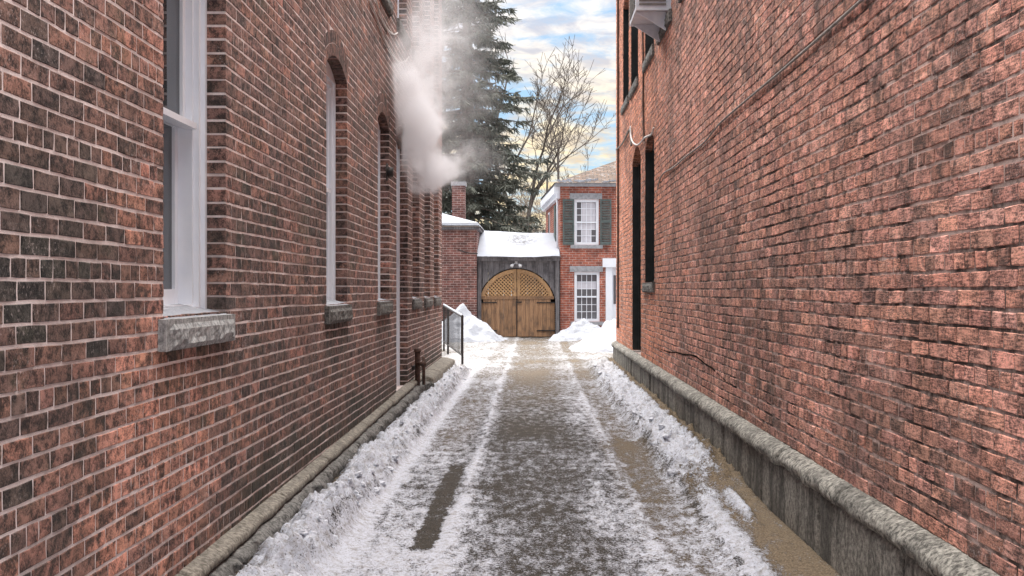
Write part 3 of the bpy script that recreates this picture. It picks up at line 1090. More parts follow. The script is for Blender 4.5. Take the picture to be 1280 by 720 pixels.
def prof_left(y):
    zt = 0.19 + 0.0085 * (y - 5.3)
    return [(0.02, zt + 0.014), (-0.03, zt), (-0.062, zt - 0.012), (-0.070, zt - 0.020), (-0.072, zt - 0.052), (-0.05, zt - 0.066)]


def prof_left_base(y):
    zt = 0.19 + 0.0085 * (y - 5.3) - 0.066
    p = 0.125 if y < 16.3 else 0.02 + 0.20
    return [(0.02, zt), (-0.06, zt), (-p + 0.02, zt - 0.014), (-p, zt - 0.04), (-p, 0.04), (-p + 0.01, -0.06)]


def prof_left_far(y):
    zt = 0.28
    return [(0.02, zt + 0.012), (-0.10, zt), (-0.21, zt - 0.03), (-0.225, zt - 0.06), (-0.225, 0.05), (-0.215, -0.06)]


stone_run(-1, left, 'ledge_stone', 2.0, 16.4, 1.9, prof_left, M['stone_cap_l'], 0.006, 1)
stone_run(-1, left, 'plinth_stone', 2.0, 16.4, 1.3, prof_left_base, M['stone_dark'], 0.034, 2)
stone_run(-1, left, 'plinth_stone', 16.4, YL_END + 0.1, 1.5, prof_left_far, M['stone_cap_l'], 0.010, 3)

# ---- right building
right = empty('brick_building', (D, 11, 0), 'weathered reddish brick building with black arched door lining the right side of the driveway', 'building')
make_core(1, right, RB, 1.2, YR_END, M['mortar_r'])
make_wall(1, right, RB, 1.2, YR_END, M['brick_r'], 3, 0.0065)
bk = MB()
bk.box(D + 0.4, 9, 1.2, YR_END, -0.05, WALL_TOP - 0.02)
bk.build('rear_body', M['brick_low'], right)
m = MB()
m.box(D - 0.06, 9.1, 1.1, YR_END + 0.08, WALL_TOP, WALL_TOP + 0.12)
m.build('coping', M['stone_sill'], right)
M['fan'] = glass_material('fanlight_glass', (0.42, 0.42, 0.40), 0.1)
for o in OPEN[1]:
    if o.kind == 'window':
        make_window(1, right, o, M['black'], False)
    else:
        make_door(1, right, o, M['black'], M['black'], M['fan'])


def prof_right_cap(y):
    z = RB
    return [(0.02, z + 0.008), (-0.03, z + 0.002), (-0.068, z - 0.014), (-0.092, z - 0.036), (-0.10, z - 0.062), (-0.094, z - 0.09), (-0.076, z - 0.108), (-0.05, z - 0.114)]


def prof_right_base(y):
    z = RB - 0.108
    return [(0.02, z), (-0.055, z), (-0.066, z - 0.02), (-0.066, z - 0.13), (-0.068, z - 0.24), (-0.07, z - 0.36), (-0.06, -0.06)]


stone_run(1, right, 'plinth_cap_stone', 2.0, YR_END + 0.06, 1.75, prof_right_cap, M['stone_cap_r'], 0.012, 5)
stone_run(1, right, 'plinth_stone', 2.0, YR_END + 0.03, 1.45, prof_right_base, M['stone_base_r'], 0.005, 6)


# ------------------------------------------------------------------ things fixed to the walls
def cable(name, pts, rad, mat, label, group=None):
    # soft curve through the points
    P_ = [Vector(p) for p in pts]
    out_ = []
    for i in range(len(P_) - 1):
        p0, p1, p2, p3 = P_[max(i - 1, 0)], P_[i], P_[i + 1], P_[min(i + 2, len(P_) - 1)]
        for k in range(8):
            t = k / 8
            out_.append(0.5 * ((2 * p1) + (p2 - p0) * t + (2 * p0 - 5 * p1 + 4 * p2 - p3) * t * t + (3 * p1 - p0 - 3 * p2 + p3) * t ** 3))
    out_.append(P_[-1])
    o = MB().tube(out_, rad, 6).build(name, mat, None, origin=tuple(P_[0]), smooth=True)
    return tag(o, label, 'cable', group)


def on_wall(px, py, side, d=-0.015):
    y = (D + d) * F / abs(px - VX)
    return (side * (D + d), y, EYE - (py - VY) * y / F)


cable('wall_cable', [on_wall(a, b, 1) for a, b in ((1280, -183), (1180, -92), (1075, 2), (1020, 51), (975, 90), (938, 121), (900, 154), (880, 178), (857, 196), (842, 209), (830, 216), (825, 224), (822, 236))],
      0.009, M['cable_g'], 'long grey cable running sideways across the right brick wall')
cable('hanging_cable', [on_wall(a, b, -1) for a, b in ((462, 0), (472, 25), (480, 48), (490, 68), (500, 78), (507, 76), (511, 71))], 0.010, M['cable'],
      'white cable dangling in a deep loop on the left wall above the steam')
cable('hanging_cable', [on_wall(a, b, -1) for a, b in ((470, 0), (476, 20), (484, 36), (492, 43), (497, 41))], 0.009, M['cable'],
      'shorter white cable curling up at its end on the left wall')
cable('wall_conduit', [on_wall(a, b, 1) for a, b in ((803, 25), (804, 80), (804, 130), (805, 176))], 0.014, M['rust'],
      'thin brown conduit running straight down between the upper windows of right wall')
cable('wall_wire', [on_wall(a, b, 1, -0.03) for a, b in ((788, 158), (789, 172), (792, 179), (797, 181), (802, 177), (806, 172), (814, 168), (817, 160))], 0.014, M['cable'],
      'pale wire looping over the arch of the black door on right wall')
cable('wall_wire', [on_wall(a, b, 1, -0.03) for a, b in ((770.5, 187), (776, 182), (781, 174), (787, 162), (788, 168), (789, 182))], 0.018, M['cable_d'],
      'dark wire sagging from the far corner to the black door on right wall')
cable('downpipe', [on_wall(a, b, 1, -0.03) for a, b in ((772.5, -20), (772.5, 120), (772.5, 260), (772.5, 410))], 0.022, M['rust'],
      'slim dark downpipe at the far corner of the right building')['category'] = 'pipe'

crk = MB()
path = [(818, 434), (828, 437), (836, 440), (846, 440.5), (856, 443), (864, 443.5), (871, 445.5), (880, 453), (889, 459), (898, 467), (907, 475.5), (913, 479), (920, 484)]
crk.tube([on_wall(a_, b_, 1, 0.003) for a_, b_ in path], [0.004, 0.006, 0.009, 0.008, 0.012, 0.010, 0.012, 0.009, 0.010, 0.007, 0.006, 0.005, 0.003], 5)
crk.build('crack', M['crack_shade'], right)  # dark of the open recess, put in as a black strip
# air conditioner in the upper window of the right wall
ac = empty('air_conditioner', (D, 14.2, 4.80), 'white air conditioner box jutting from an upper window of the right wall', 'air conditioner')
m = MB()
m.box(D - 0.40, D + 0.12, 13.85, 14.72, 4.84, 5.30)
m.build('casing', M['ac'], ac)
gm = MB()
for k in range(9):
    gm.box(D - 0.36, D - 0.04, 13.838, 13.849, 4.90 + k * 0.042, 4.90 + k * 0.042 + 0.018)
gm.build('side_grille', M['cable_d'], ac)
gm = MB()
for k in range(8):
    gm.box(D - 0.412, D - 0.401, 13.92, 14.65, 4.90 + k * 0.046, 4.90 + k * 0.046 + 0.02)
gm.build('rear_grille', M['cable_d'], ac)
for yy in (13.95, 14.60):
    bm_ = MB()
    bm_.prism([(D - 0.38, 4.838), (D - 0.03, 4.838), (D - 0.03, 4.62)], yy, yy + 0.03)
    bm_.build('bracket', M['ac'], ac)

# pipe at the base of the left wall
pp = empty('standpipe', (-D + 0.07, 16.3, 0.2), 'dark rusty standpipe with capped outlet at the foot of left wall', 'pipe')
bx_ = on_wall(522, 440, -1, -0.07)
x0, y0 = bx_[0], bx_[1]
MB().tube([(x0, y0, 0.2), (x0, y0, 0.55), (x0, y0, 0.66)], [0.035, 0.035, 0.035], 10).build('riser', M['rust'], pp, smooth=True)
MB().tube([(x0, y0, 0.655), (x0, y0, 0.67), (x0, y0, 0.70), (x0, y0, 0.71)], [0.05, 0.052, 0.045, 0.02], 10).build('cap', M['rust'], pp, smooth=True)
MB().tube([(x0, y0, 0.5), (x0 + 0.07, y0 - 0.10, 0.5), (x0 + 0.09, y0 - 0.13, 0.5)], [0.03, 0.03, 0.045], 10).build('outlet', M['rust'], pp, smooth=True)
MB().tube([(x0 + 0.07, y0 + 0.14, 0.2), (x0 + 0.07, y0 + 0.14, 0.58)], 0.022, 8).build('side_pipe', M['rust'], pp, smooth=True)
MB().box(x0 - 0.065, x0 - 0.03, y0 - 0.12, y0 + 0.2, 0.42, 0.47).build('wall_bracket', M['iron'], pp)

# steam vent on the left wall
vx, vy_, vz = on_wall(489, 215, -1, -0.05)
ve = empty('steam_vent', (-D, vy_, vz), 'dark round vent pipe on the left wall puffing out steam', 'vent')
MB().tube([(-D + 0.0, vy_, vz), (-D + 0.07, vy_, vz)], 0.055, 12).build('pipe', M['iron'], ve, smooth=True)
MB().tube([(-D - 0.0, vy_, vz), (-D + 0.012, vy_, vz)], 0.10, 12).build('collar', M['iron'], ve)


# ------------------------------------------------------------------ far end: low brick building, gate shed, house
def gp(px, Yd):
    return (px - VX) * Yd / F


def gz_(py, Yd):
    return EYE - (py - VY) * Yd / F


low = empty('low_brick_building', (-3.5, 36.0, 0), 'low maroon brick building with snowy roof left of the wooden gate', 'building')
m = MB()
m.box(-8, -1.74, 36.0, 41.5, -0.1, 3.36)
m.build('wall', M['brick_low'], low)
m = MB()
m.box(-8.1, -1.66, 35.9, 41.6, 3.362, 3.45)
m.build('gutter', M['plank_grey'], low)
sl_ = 0.30
m = MB()
xe, yf, yb, k = -1.62, 35.86, 41.64, 2.6
m.v += [(-8.2, yf, 3.452), (xe, yf, 3.452), (xe, yb, 3.452), (-8.2, yb, 3.452), (-8.2, yf + k, 3.452 + k * sl_), (xe - k, yf + k, 3.452 + k * sl_), (xe - k, yb - k, 3.452 + k * sl_), (-8.2, yb - k, 3.452 + k * sl_)]
m.f += [(0, 1, 5, 4), (1, 2, 6, 5), (2, 3, 7, 6), (4, 5, 6, 7), (0, 4, 7, 3)]
rf = m.build('roof', M['shingle'], low)
m = MB()
k0 = 0.05
m.v += [(-8.2, yf + k0, 3.49), (xe - k0, yf + k0, 3.49), (xe - k0, yb, 3.49), (-8.2, yf + k0, 3.58), (xe - k0 - .03, yf + k0 + .03, 3.58), (xe - k0 - .03, yb, 3.58), (-8.2, yf + k, 3.57 + k * sl_), (xe - k, yf + k, 3.57 + k * sl_), (xe - k, yb - k, 3.57 + k * sl_)]
m.f += [(0, 1, 4, 3), (1, 2, 5, 4), (3, 4, 7, 6), (4, 5, 8, 7)]
m.build('roof_snow', M['snow'], low)
chx0, chx1 = gp(565, 37.6), gp(581, 37.6)
m = MB()
m.box(chx0, chx1, 37.6, 38.1, 3.55, gz_(232, 37.6))
ch = m.build('chimney', M['brick_low'], low)
m = MB()
m.box(chx0 - 0.03, chx1 + 0.03, 37.57, 38.13, gz_(232, 37.6), gz_(227, 37.6))
m.build('chimney_cap', M['stone_lintel'], ch)
cable('roof_wire', [(gp(572, 35.9), 35.9, gz_(312, 35.9)), (gp(585, 35.9), 35.9, gz_(316, 35.9)), (gp(597, 35.95), 35.95, gz_(317, 35.95))], 0.018, M['iron'],
      'short black wire across the low brick wall beside the gate')
rb_ = [(598, 367), (597, 372)]

# gate shed
GX, GR, ZSP = -0.50, 1.205, 0.945       # centre, radius and springing height of the gate arch
shed = empty('gate_shed', (GX, Y_GATE, 0), 'weathered grey plank gatehouse with snow covered roof between the brick buildings', 'shed')
SX0, SX1 = -1.738, 0.84
nb = 15
for i in range(nb):
    a = SX0 + (SX1 - SX0) * i / nb + 0.004
    b = SX0 + (SX1 - SX0) * (i + 1) / nb - 0.004
    pts = []
    N = 5
    inside = False
    low_pts = []
    for q in range(N + 1):
        x = a + (b - a) * q / N
        dxx = abs(x - GX)
        if dxx < GR + 0.02:
            low_pts.append((x, ZSP + math.sqrt(max(0, (GR + 0.02) ** 2 - dxx ** 2))))
            inside = True
        else:
            low_pts.append((x, -0.05))
    poly = low_pts + [(b, 2.46), (a, 2.46)]
    dj_ = rnd.uniform(-0.006, 0.006)
    MB().prism(poly, Y_GATE - 0.012 + dj_, Y_GATE + 0.03 + dj_).build('board', M['plank_grey'], shed, origin=((a + b) / 2, Y_GATE, 2.0))
MB().box(SX0 - 0.0, SX1, Y_GATE - 0.16, Y_GATE + 0.02, 2.40, 2.53).build('eave_beam', M['plank_grey'], shed)
for xx in (SX0 + 0.02, SX1 - 0.13):
    MB().box(xx, xx + 0.11, Y_GATE - 0.10, Y_GATE - 0.02, -0.05, 2.40).build('post', M['plank_grey'], shed)
m = MB()
m.v += [(SX0, Y_GATE - 0.26, 2.535), (SX1 + 0.02, Y_GATE - 0.26, 2.535), (SX1 - 0.02, 38.7, 3.30), (SX0, 38.7, 3.36), (SX0, Y_GATE - 0.26, 2.50), (SX1 + 0.02, Y_GATE - 0.26, 2.50), (SX1 - 0.02, 38.7, 3.26), (SX0, 38.7, 3.32)]
m.f += [(0, 1, 2, 3), (4, 7, 6, 5), (0, 4, 5, 1), (1, 5, 6, 2), (2, 6, 7, 3), (3, 7, 4, 0)]
m.build('roof', M['plank_grey'], shed)
h = material('roof_snow')
p = pos(h)
sx, sy, sz = h.sep(p)
dd_ = h.vmath('LENGTH', h.vmath('MULTIPLY', h.vmath('SUBTRACT', p, (-0.42, 37.8, 3.1)), (1.25, 0.75, 0.0)))
bare = h.math('MULTIPLY', h.ramp(dd_, 1.0, 0.25), h.ramp(h.noise(p, 9.0, 6, 0.7), 0.40, 0.58))
h.set(h.b.inputs['Base Color'], h.mix(h.math('MULTIPLY', bare, 0.8), (0.33, 0.345, 0.385), (0.06, 0.057, 0.054)))
bump(h, h.noise(p, 6, 5, 0.6), 0.4, 0.03)
M['roof_snow'] = h.m
us, vs = np.meshgrid(np.linspace(0, 1, 50), np.linspace(0, 1, 36))
RX = SX0 + 0.01 + us * (SX1 - SX0 - 0.02)
RY = Y_GATE - 0.30 + vs * 2.75
RZ = 2.54 + vs * (0.84 - 0.07 * us) + 0.085 * np.clip(np.minimum(vs * 9, 1), 0, 1) ** 0.5 + 0.035 * (fbm(us * 7, vs * 7, 61, 4) - 0.5) - 0.03 * np.exp(-((us - .5) / .3) ** 2)
grid_mesh('roof_snow', RX, RY, RZ, M['roof_snow'], shed, origin=tuple(WORLD[shed]))
for i in range(10):  # back wall added to keep the inside dark behind the lattice
    a = SX0 + (SX1 - SX0) * i / 10 + 0.004
    MB().box(a, a + (SX1 - SX0) / 10 - 0.008, 38.5, 38.54, -0.1, 3.25).build('added_back_board', M['plank_grey'], shed, origin=(a, 38.5, 0))
# twin floodlights above the gate
fl = empty('floodlight_pair', (GX - 0.02, Y_GATE - 0.05, 2.33), 'pair of small white floodlights above the wooden gate arch', 'light')
MB().box(GX - 0.06, GX + 0.02, Y_GATE - 0.05, Y_GATE - 0.013, 2.30, 2.38).build('base', M['lamp'], fl)
for sgn in (-1, 1):
    c0 = Vector((GX - 0.02, Y_GATE - 0.06, 2.34))
    c1 = c0 + Vector((sgn * 0.08, -0.06, -0.05))
    c2 = c1 + Vector((sgn * 0.06, -0.10, -0.06))
    MB().tube([c0, c1, c1 + (c2 - c1) * 0.2, c2], [0.012, 0.014, 0.035, 0.052], 10).build('lamp_head', M['lamp'], fl, smooth=True)

# gate
gate = empty('wooden_gate', (GX, Y_GATE + 0.06, 0), 'arched golden wooden double gate with lattice top and black strap hinges', 'gate')
YG = Y_GATE + 0.05
ZR = 1.27
for side in (-1, 1):
    leaf = MB()
    # rim of the leaf: curved rail, meeting stile, lock rail
    N = 14
    for k in range(N):
        t0, t1 = math.asin((ZR - ZSP) / GR) + (math.pi / 2 - math.asin((ZR - ZSP) / GR)) * k / N, math.asin((ZR - ZSP) / GR) + (math.pi / 2 - math.asin((ZR - ZSP) / GR)) * (k + 1) / N
        poly = []
        for t, r in ((t0, GR - 0.012), (t1, GR - 0.012), (t1, GR - 0.13), (t0, GR - 0.13)):
            x = max(r * math.cos(t), 0.012)
            poly.append((GX + side * x, ZSP + r * math.sin(t)))
        leaf.prism(poly, YG - 0.03, YG + 0.03)
    lf = leaf.build('gate_leaf', M['plank_rim'], gate)
    MB().box(*sorted((GX + side * 0.010, GX + side * 0.105)), YG - 0.034, YG + 0.026, ZR - 0.02, ZSP + GR - 0.06).build('stile', M['plank_rim'], lf)
    wr = math.sqrt((GR - 0.012) ** 2 - (ZR - ZSP) ** 2)
    MB().box(*sorted((GX + side * 0.010, GX + side * (wr + 0.01))), YG - 0.040, YG + 0.026, ZR - 0.07, ZR + 0.02).build('lock_rail', M['plank_gold'], lf)
    npl = 9
    for i in range(npl):
        a, b = 0.012 + (GR - 0.03) * i / npl + 0.003, 0.012 + (GR - 0.03) * (i + 1) / npl - 0.003
        zt = min(ZR - 0.072, ZSP + math.sqrt(max(0, (GR - 0.01) ** 2 - b * b)))
        j_ = rnd.uniform(-0.004, 0.004)
        MB().box(*sorted((GX + side * a, GX + side * b)), YG - 0.022 + j_, YG + 0.02, 0.03, zt).build('plank', M['plank_gold'], lf, origin=(GX + side * (a + b) / 2, YG, 0.6))
    for zz in (1.075, 0.20):
        MB().box(*sorted((GX + side * 0.62, GX + side * (GR - 0.005))), YG - 0.045, YG - 0.028, zz, zz + 0.035).build('strap_hinge', M['iron'], lf)
    MB().box(*sorted((GX + side * 0.66, GX + side * 0.685)), YG - 0.042, YG - 0.028, 0.235, 1.075).build('inner_batten', M['plank_gold'], lf)
    # lattice of crossed laths
    lat = MB()
    rr = GR - 0.125
    for dirn in (-1, 1):
        c = -2.4
        while c < 2.6:
            # line z = ZR + dirn*(x) + c ; clip to quarter disc
            seg = []
            for q in range(241):
                x = 0.09 + (rr - 0.09) * q / 240
                z = ZR + dirn * x + c
                if z > ZR and x * x + (z - ZSP) ** 2 < rr * rr:
                    seg.append((x, z))
            if len(seg) > 3:
                (xa, za), (xb, zb_) = seg[0], seg[-1]
                wv = 0.021
                lat.prism([(GX + side * xa, za - wv * 1.3), (GX + side * xb, zb_ - wv * 1.3), (GX + side * xb, zb_ + wv * 1.3), (GX + side * xa, za + wv * 1.3)], YG - 0.004 - 0.008 * dirn, YG + 0.003 - 0.008 * dirn)
            c += 0.112
    lo_ = lat.build('lattice', M['plank_rim'], lf)
    lo_['kind'] = 'stuff'
MB().box(GX - 0.012, GX + 0.012, YG - 0.05, YG - 0.028, 0.05, 1.2).build('latch_bar', M['iron'], gate)
MB().box(GX - 0.02, GX + 0.16, YG - 0.056, YG - 0.035, 1.09, 1.125).build('latch', M['iron'], gate)

# house beyond, turned a little
HA = R(3.5)
HC = (0.86, 36.25)


def HT(u, wd, z):
    return (HC[0] + u * math.cos(HA) - wd * math.sin(HA), HC[1] + u * math.sin(HA) + wd * math.cos(HA), z)


EAVE = 4.72
house = empty('brick_house', HT(0, 0, 0), 'two storey orange brick house with green shutters right of the gate', 'house')


def hu(px):
    return (px - 700) * 0.025


def hz(py):
    return EYE + (VY - py) * 0.025


WINS = [(hu(717.5), hu(748.5), hz(306), hz(249)), (hu(717.5), hu(749.5), hz(402), hz(340))]
DOOR = (hu(757), hu(795), -0.1, hz(334))
HOL = WINS + [DOOR]
ub = sorted({0, 4.8} | {v for q in HOL for v in q[:2]})
zb = sorted({-0.1, EAVE} | {v for q in HOL for v in q[2:]})
m = MB()
for i in range(len(ub) - 1):
    for j in range(len(zb) - 1):
        um, zm = (ub[i] + ub[i + 1]) / 2, (zb[j] + zb[j + 1]) / 2
        if not any(q[0] < um < q[1] and q[2] < zm < q[3] for q in HOL):
            m.box(ub[i], ub[i + 1], 0, 0.3, zb[j], zb[j + 1], HT)
m.box(0, 4.8, 0.301, 6.3, -0.1, EAVE, HT)
m.build('wall', M['brick_house'], house)
for wi, (a, b, z0, z1) in enumerate(WINS):
    f = MB()
    fw = 0.085
    f.box(a, a + fw, 0.03, 0.2, z0, z1, HT)
    f.box(b - fw, b, 0.03, 0.2, z0, z1, HT)
    f.box(a + fw, b - fw, 0.031, 0.2, z1 - fw, z1, HT)
    f.box(a + fw, b - fw, 0.031, 0.2, z0, z0 + fw, HT)
    wn = f.build('window', M['white'], house)
    zm = (z0 + z1) / 2
    s_ = MB()
    s_.box(a + fw, b - fw, 0.06, 0.11, zm - 0.025, zm + 0.025, HT)
    for c_ in range(1, 4):
        uu = a + fw + (b - a - 2 * fw) * c_ / 4
        s_.box(uu - 0.009, uu + 0.009, 0.085, 0.105, z0 + fw, zm - 0.025, HT)
        s_.box(uu - 0.009, uu + 0.009, 0.085, 0.105, zm + 0.025, z1 - fw, HT)
    for (q0, q1) in ((z0 + fw, zm - 0.025), (zm + 0.025, z1 - fw)):
        for c_ in range(1, 3):
            zz = q0 + (q1 - q0) * c_ / 3
            s_.box(a + fw, b - fw, 0.087, 0.107, zz - 0.009, zz + 0.009, HT)
    s_.build('muntins', M['white'], wn)
    for (q0, q1) in ((z0 + fw, zm - 0.025), (zm + 0.025, z1 - fw)):
        for c_ in range(4):
            u0 = a + fw + (b - a - 2 * fw) * c_ / 4
            u1 = a + fw + (b - a - 2 * fw) * (c_ + 1) / 4
            for r_ in range(3):
                g0, g1 = q0 + (q1 - q0) * r_ / 3, q0 + (q1 - q0) * (r_ + 1) / 3
                curtain = (wi == 0 and (q0 > zm or r_ == 2 or c_ in (1, 2))) or (wi == 1 and q0 > zm and r_ == 1)
                tilt = rnd.uniform(-0.004, 0.004)
                pn = MB()
                pn.v += [HT(u0 + .009, 0.096 + tilt, g0 + .009), HT(u1 - .009, 0.096, g0 + .009), HT(u1 - .009, 0.096 - tilt, g1 - .009), HT(u0 + .009, 0.096, g1 - .009)]
                pn.f.append((0, 1, 2, 3))
                pn.build('pane', M['curtain'] if curtain and rnd.random() < 0.8 else M['glass_h'], wn)
    MB().box(a - 0.12, b + 0.12, -0.05, 0.12, z0 - 0.115, z0 - 0.002, HT).build('sill', M['stone_lintel'], wn)
    MB().box(a - 0.14, b + 0.10, -0.015, 0.12, z1 + 0.002, z1 + 0.19, HT).build('lintel', M['stone_lintel'], wn)
# shutters: two louvred leaves, the right one standing a little open
z0, z1 = WINS[0][2] + 0.0, WINS[0][3] + 0.0
for sgn, u_in, wd_, ang in ((-1, WINS[0][0] - 0.005, 0.36, 4), (1, WINS[0][1] + 0.03, 0.36, 14)):
    ca, sa = math.cos(R(ang)), math.sin(R(ang))

    def ST(t, dd, z, u_in=u_in, sgn=sgn, ca=ca, sa=sa):
        return HT(u_in + sgn * (t * ca - dd * sa * 0), -0.012 - t * sa - 0.035 + dd * ca, z)
    fr = MB()
    fr.box(0, 0.05, 0, 0.03, z0, z1, ST)
    fr.box(wd_ - 0.05, wd_, 0, 0.03, z0, z1, ST)
    zmid = (z0 + z1) / 2
    for q0, q1 in ((z0, z0 + 0.07), (zmid - 0.03, zmid + 0.03), (z1 - 0.07, z1)):
        fr.box(0.05, wd_ - 0.05, 0.001, 0.029, q0, q1, ST)
    sh = fr.build('shutter', M['shutter'], house)
    lv = MB()
    for q0, q1 in ((z0 + 0.07, zmid - 0.03), (zmid + 0.03, z1 - 0.07)):
        n = 12
        for k_ in range(n):
            zz = q0 + (q1 - q0) * k_ / n
            lv.quadbox([ST(0.05, 0.004, zz), ST(wd_ - 0.05, 0.004, zz), ST(wd_ - 0.05, 0.026, zz + 0.03), ST(0.05, 0.026, zz + 0.03),
                        ST(0.05, 0.004, zz + 0.008), ST(wd_ - 0.05, 0.004, zz + 0.008), ST(wd_ - 0.05, 0.026, zz + 0.038), ST(0.05, 0.026, zz + 0.038)])
    l_ = lv.build('louvres', M['shutter'], sh)
    l_['kind'] = 'stuff'
# doorway
f = MB()
f.box(DOOR[0] - 0.0, DOOR[0] + 0.20, -0.03, 0.2, -0.1, DOOR[3], HT)
f.box(DOOR[1] - 0.20, DOOR[1], -0.03, 0.2, -0.1, DOOR[3], HT)
f.box(DOOR[0] - 0.10, DOOR[1] + 0.10, -0.07, 0.2, DOOR[3] + 0.001, DOOR[3] + 0.28, HT)
dr = f.build('door', M['white'], house)
MB().box(DOOR[0] + 0.2, DOOR[1] - 0.2, 0.10, 0.15, -0.1, DOOR[3], HT).build('door_leaf', M['white'], dr)
MB().box(DOOR[0] + 0.26, DOOR[1] - 0.26, 0.085, 0.099, 1.05, 1.95, HT).build('door_pane', M['glass_h'], dr)
# cornice, roof
m = MB()
m.box(-0.16, 4.95, -0.16, 6.45, EAVE + 0.001, EAVE + 0.10, HT)
m.build('eave', M['stone_lintel'], house)
m = MB()
m.box(-0.20, -0.001, 0.05, 6.3, EAVE - 0.22, EAVE - 0.001, HT)
m.box(-0.12, -0.002, 0.06, 6.29, EAVE - 0.36, EAVE - 0.221, HT)
m.build('cornice', M['white'], house)
k, sp_ = 2.3, 0.425
zr = EAVE + 0.101
m = MB()
m.v += [HT(*q) for q in ((-0.2, -0.2, zr), (5.0, -0.2, zr), (5.0, 6.5, zr), (-0.2, 6.5, zr), (-0.2 + k, -0.2 + k, zr + k * sp_), (5.0 - k, -0.2 + k, zr + k * sp_), (5.0 - k, 6.5 - k, zr + k * sp_), (-0.2 + k, 6.5 - k, zr + k * sp_))]
m.f += [(0, 1, 5, 4), (1, 2, 6, 5), (2, 3, 7, 6), (3, 0, 4, 7), (4, 5, 6, 7)]
rf = m.build('roof', M['shingle'], house)
m = MB()
for i in range(40):
    u0 = rnd.uniform(-0.1, 3.5)
    t = rnd.random() ** 2 * 0.25
    l_ = rnd.uniform(0.08, 0.3)
    z_ = zr + (t + 0.05) * sp_ + 0.02
    m.box(u0, u0 + l_, -0.15 + t, -0.15 + t + rnd.uniform(0.05, 0.14), z_ - 0.05, z_ + 0.02, HT)
m.build('roof_snow', M['snow'], rf)['kind'] = 'stuff'
# side wall window, shutter and downpipe of the house
m = MB()
m.box(-0.03, -0.001, 4.2, 4.75, 2.9, 4.2, HT)
wn = m.build('window', M['white'], house)
m = MB()
m.box(-0.036, -0.031, 4.27, 4.68, 2.97, 4.13, HT)
m.build('pane', M['glass_h'], wn)
m = MB()
m.box(-0.05, -0.002, 1.3, 2.0, 2.9, 4.25, HT)
m.build('shutter', M['shutter'], house)
MB().tube([HT(-0.14, 0.35, EAVE), HT(-0.06, 0.35, EAVE - 0.5), HT(-0.06, 0.35, 2.6)], 0.035, 8).build('downpipe', M['white'], house, smooth=True)


# ------------------------------------------------------------------ iron railing
rail = empty('iron_railing', (gp(578, 22.9), 22.9, 0), 'thin black iron railing with snowy top rail beside the left building', 'railing')
PA = Vector((gp(578, 22.9), 22.9, 0.0))
PB = Vector((gp(560, 26.85), 26.85, 0.0))
PC = PA + (PB - PA) * 1.35
topA, topB = gz_(396, 22.9), gz_(385, 26.85)
topC = topA + (topB - topA) * 1.35
for p_, t_ in ((PA, topA), (PB, topB), (PC, topC)):
    MB().tube([p_ + Vector((0, 0, -0.05)), p_ + Vector((0, 0, t_ + 0.02))], 0.024, 8).build('post', M['iron'], rail)
MB().tube([PA + Vector((0, 0, topA)), PB + Vector((0, 0, topB)), PC + Vector((0, 0, topC))], 0.026, 8).build('top_rail', M['iron'], rail)
MB().tube([PA + Vector((0, 0, 0.20)), PB + Vector((0, 0, 0.22)), PC + Vector((0, 0, 0.24))], 0.018, 8).build('bottom_rail', M['iron'], rail)
for i in range(1, 17):
    t = i / 12.4
    p_ = PA + (PB - PA) * t
    MB().tube([p_ + Vector((0, 0, 0.2)), p_ + Vector((0, 0, topA + (topB - topA) * t))], 0.009, 5).build('baluster', M['iron'], rail)
MB().tube([PA + Vector((0, 0, topA + 0.025)), PB + Vector((0, 0, topB + 0.025)), PC + Vector((0, 0, topC + 0.025))], 0.022, 6).build('rail_snow', M['snow'], rail)


# ------------------------------------------------------------------ snow piles
def snow_pile(cx, cy, rx, ry, hh, seed, label, power=1.4, mat='dirty_snow'):
    n = 64
    u_, v_ = np.meshgrid(np.linspace(-1, 1, n), np.linspace(-1, 1, n))
    r_ = np.sqrt(u_ ** 2 + v_ ** 2) * (1 + 0.45 * (fbm(u_ * 2 + 9, v_ * 2 + 4, seed, 3) - 0.5))
    z_ = hh * np.clip(1 - r_, 0, 1) ** power + (fbm(u_ * 4, v_ * 4, seed + 5, 5, 0.6) - 0.5) * 0.62 * hh * np.clip(1.25 - r_, 0, 1) - 0.10 * sst(r_, 0.75, 1.1)
    z_ = np.where(np.maximum(np.abs(u_), np.abs(v_)) > 0.95, -0.12, z_)
    o = grid_mesh('snow_pile', cx + u_ * rx, cy + v_ * ry, z_, M[mat], origin=(cx, cy, 0))
    return tag(o, label, 'snow pile', 'snow piles in the courtyard')


snow_pile(gp(579, 34.0), 34.0, 1.45, 1.1, 0.98, 71, 'tall pointed snow pile against the low brick wall left of the gate', 1.15, 'snow')
snow_pile(gp(600, 35.0), 35.0, 0.9, 0.6, 0.25, 72, 'low spread of snow at the left foot of the wooden gate', 1.2)
snow_pile(gp(728, 34.6), 34.6, 1.15, 0.95, 0.62, 73, 'rounded snow pile below the lower window of the house', 1.2)
snow_pile(gp(775, 29.0), 29.0, 1.35, 2.2, 0.86, 74, 'steep snow pile behind the far corner of the right building', 1.1, 'snow')


# ------------------------------------------------------------------ trees
def foliage_material(name, c1, c2, scale):
    h = material(name)
    f = h.ramp(h.noise(pos(h), scale, 4, 0.6), 0.3, 0.7)
    h.set(h.b.inputs['Base Color'], h.mix(f, c1, c2))
    h.b.inputs['Roughness'].default_value = 0.7
    return h.m


M['needle'] = foliage_material('spruce_needles', (0.06, 0.067, 0.054), (0.155, 0.16, 0.128), 1.6)
M['bark'] = simple('grey_bark', (0.09, 0.075, 0.062), (0.20, 0.17, 0.145), 10, 0.9)
M['bark_far'] = simple('tan_bark', (0.16, 0.12, 0.085), (0.27, 0.21, 0.15), 10, 0.9)


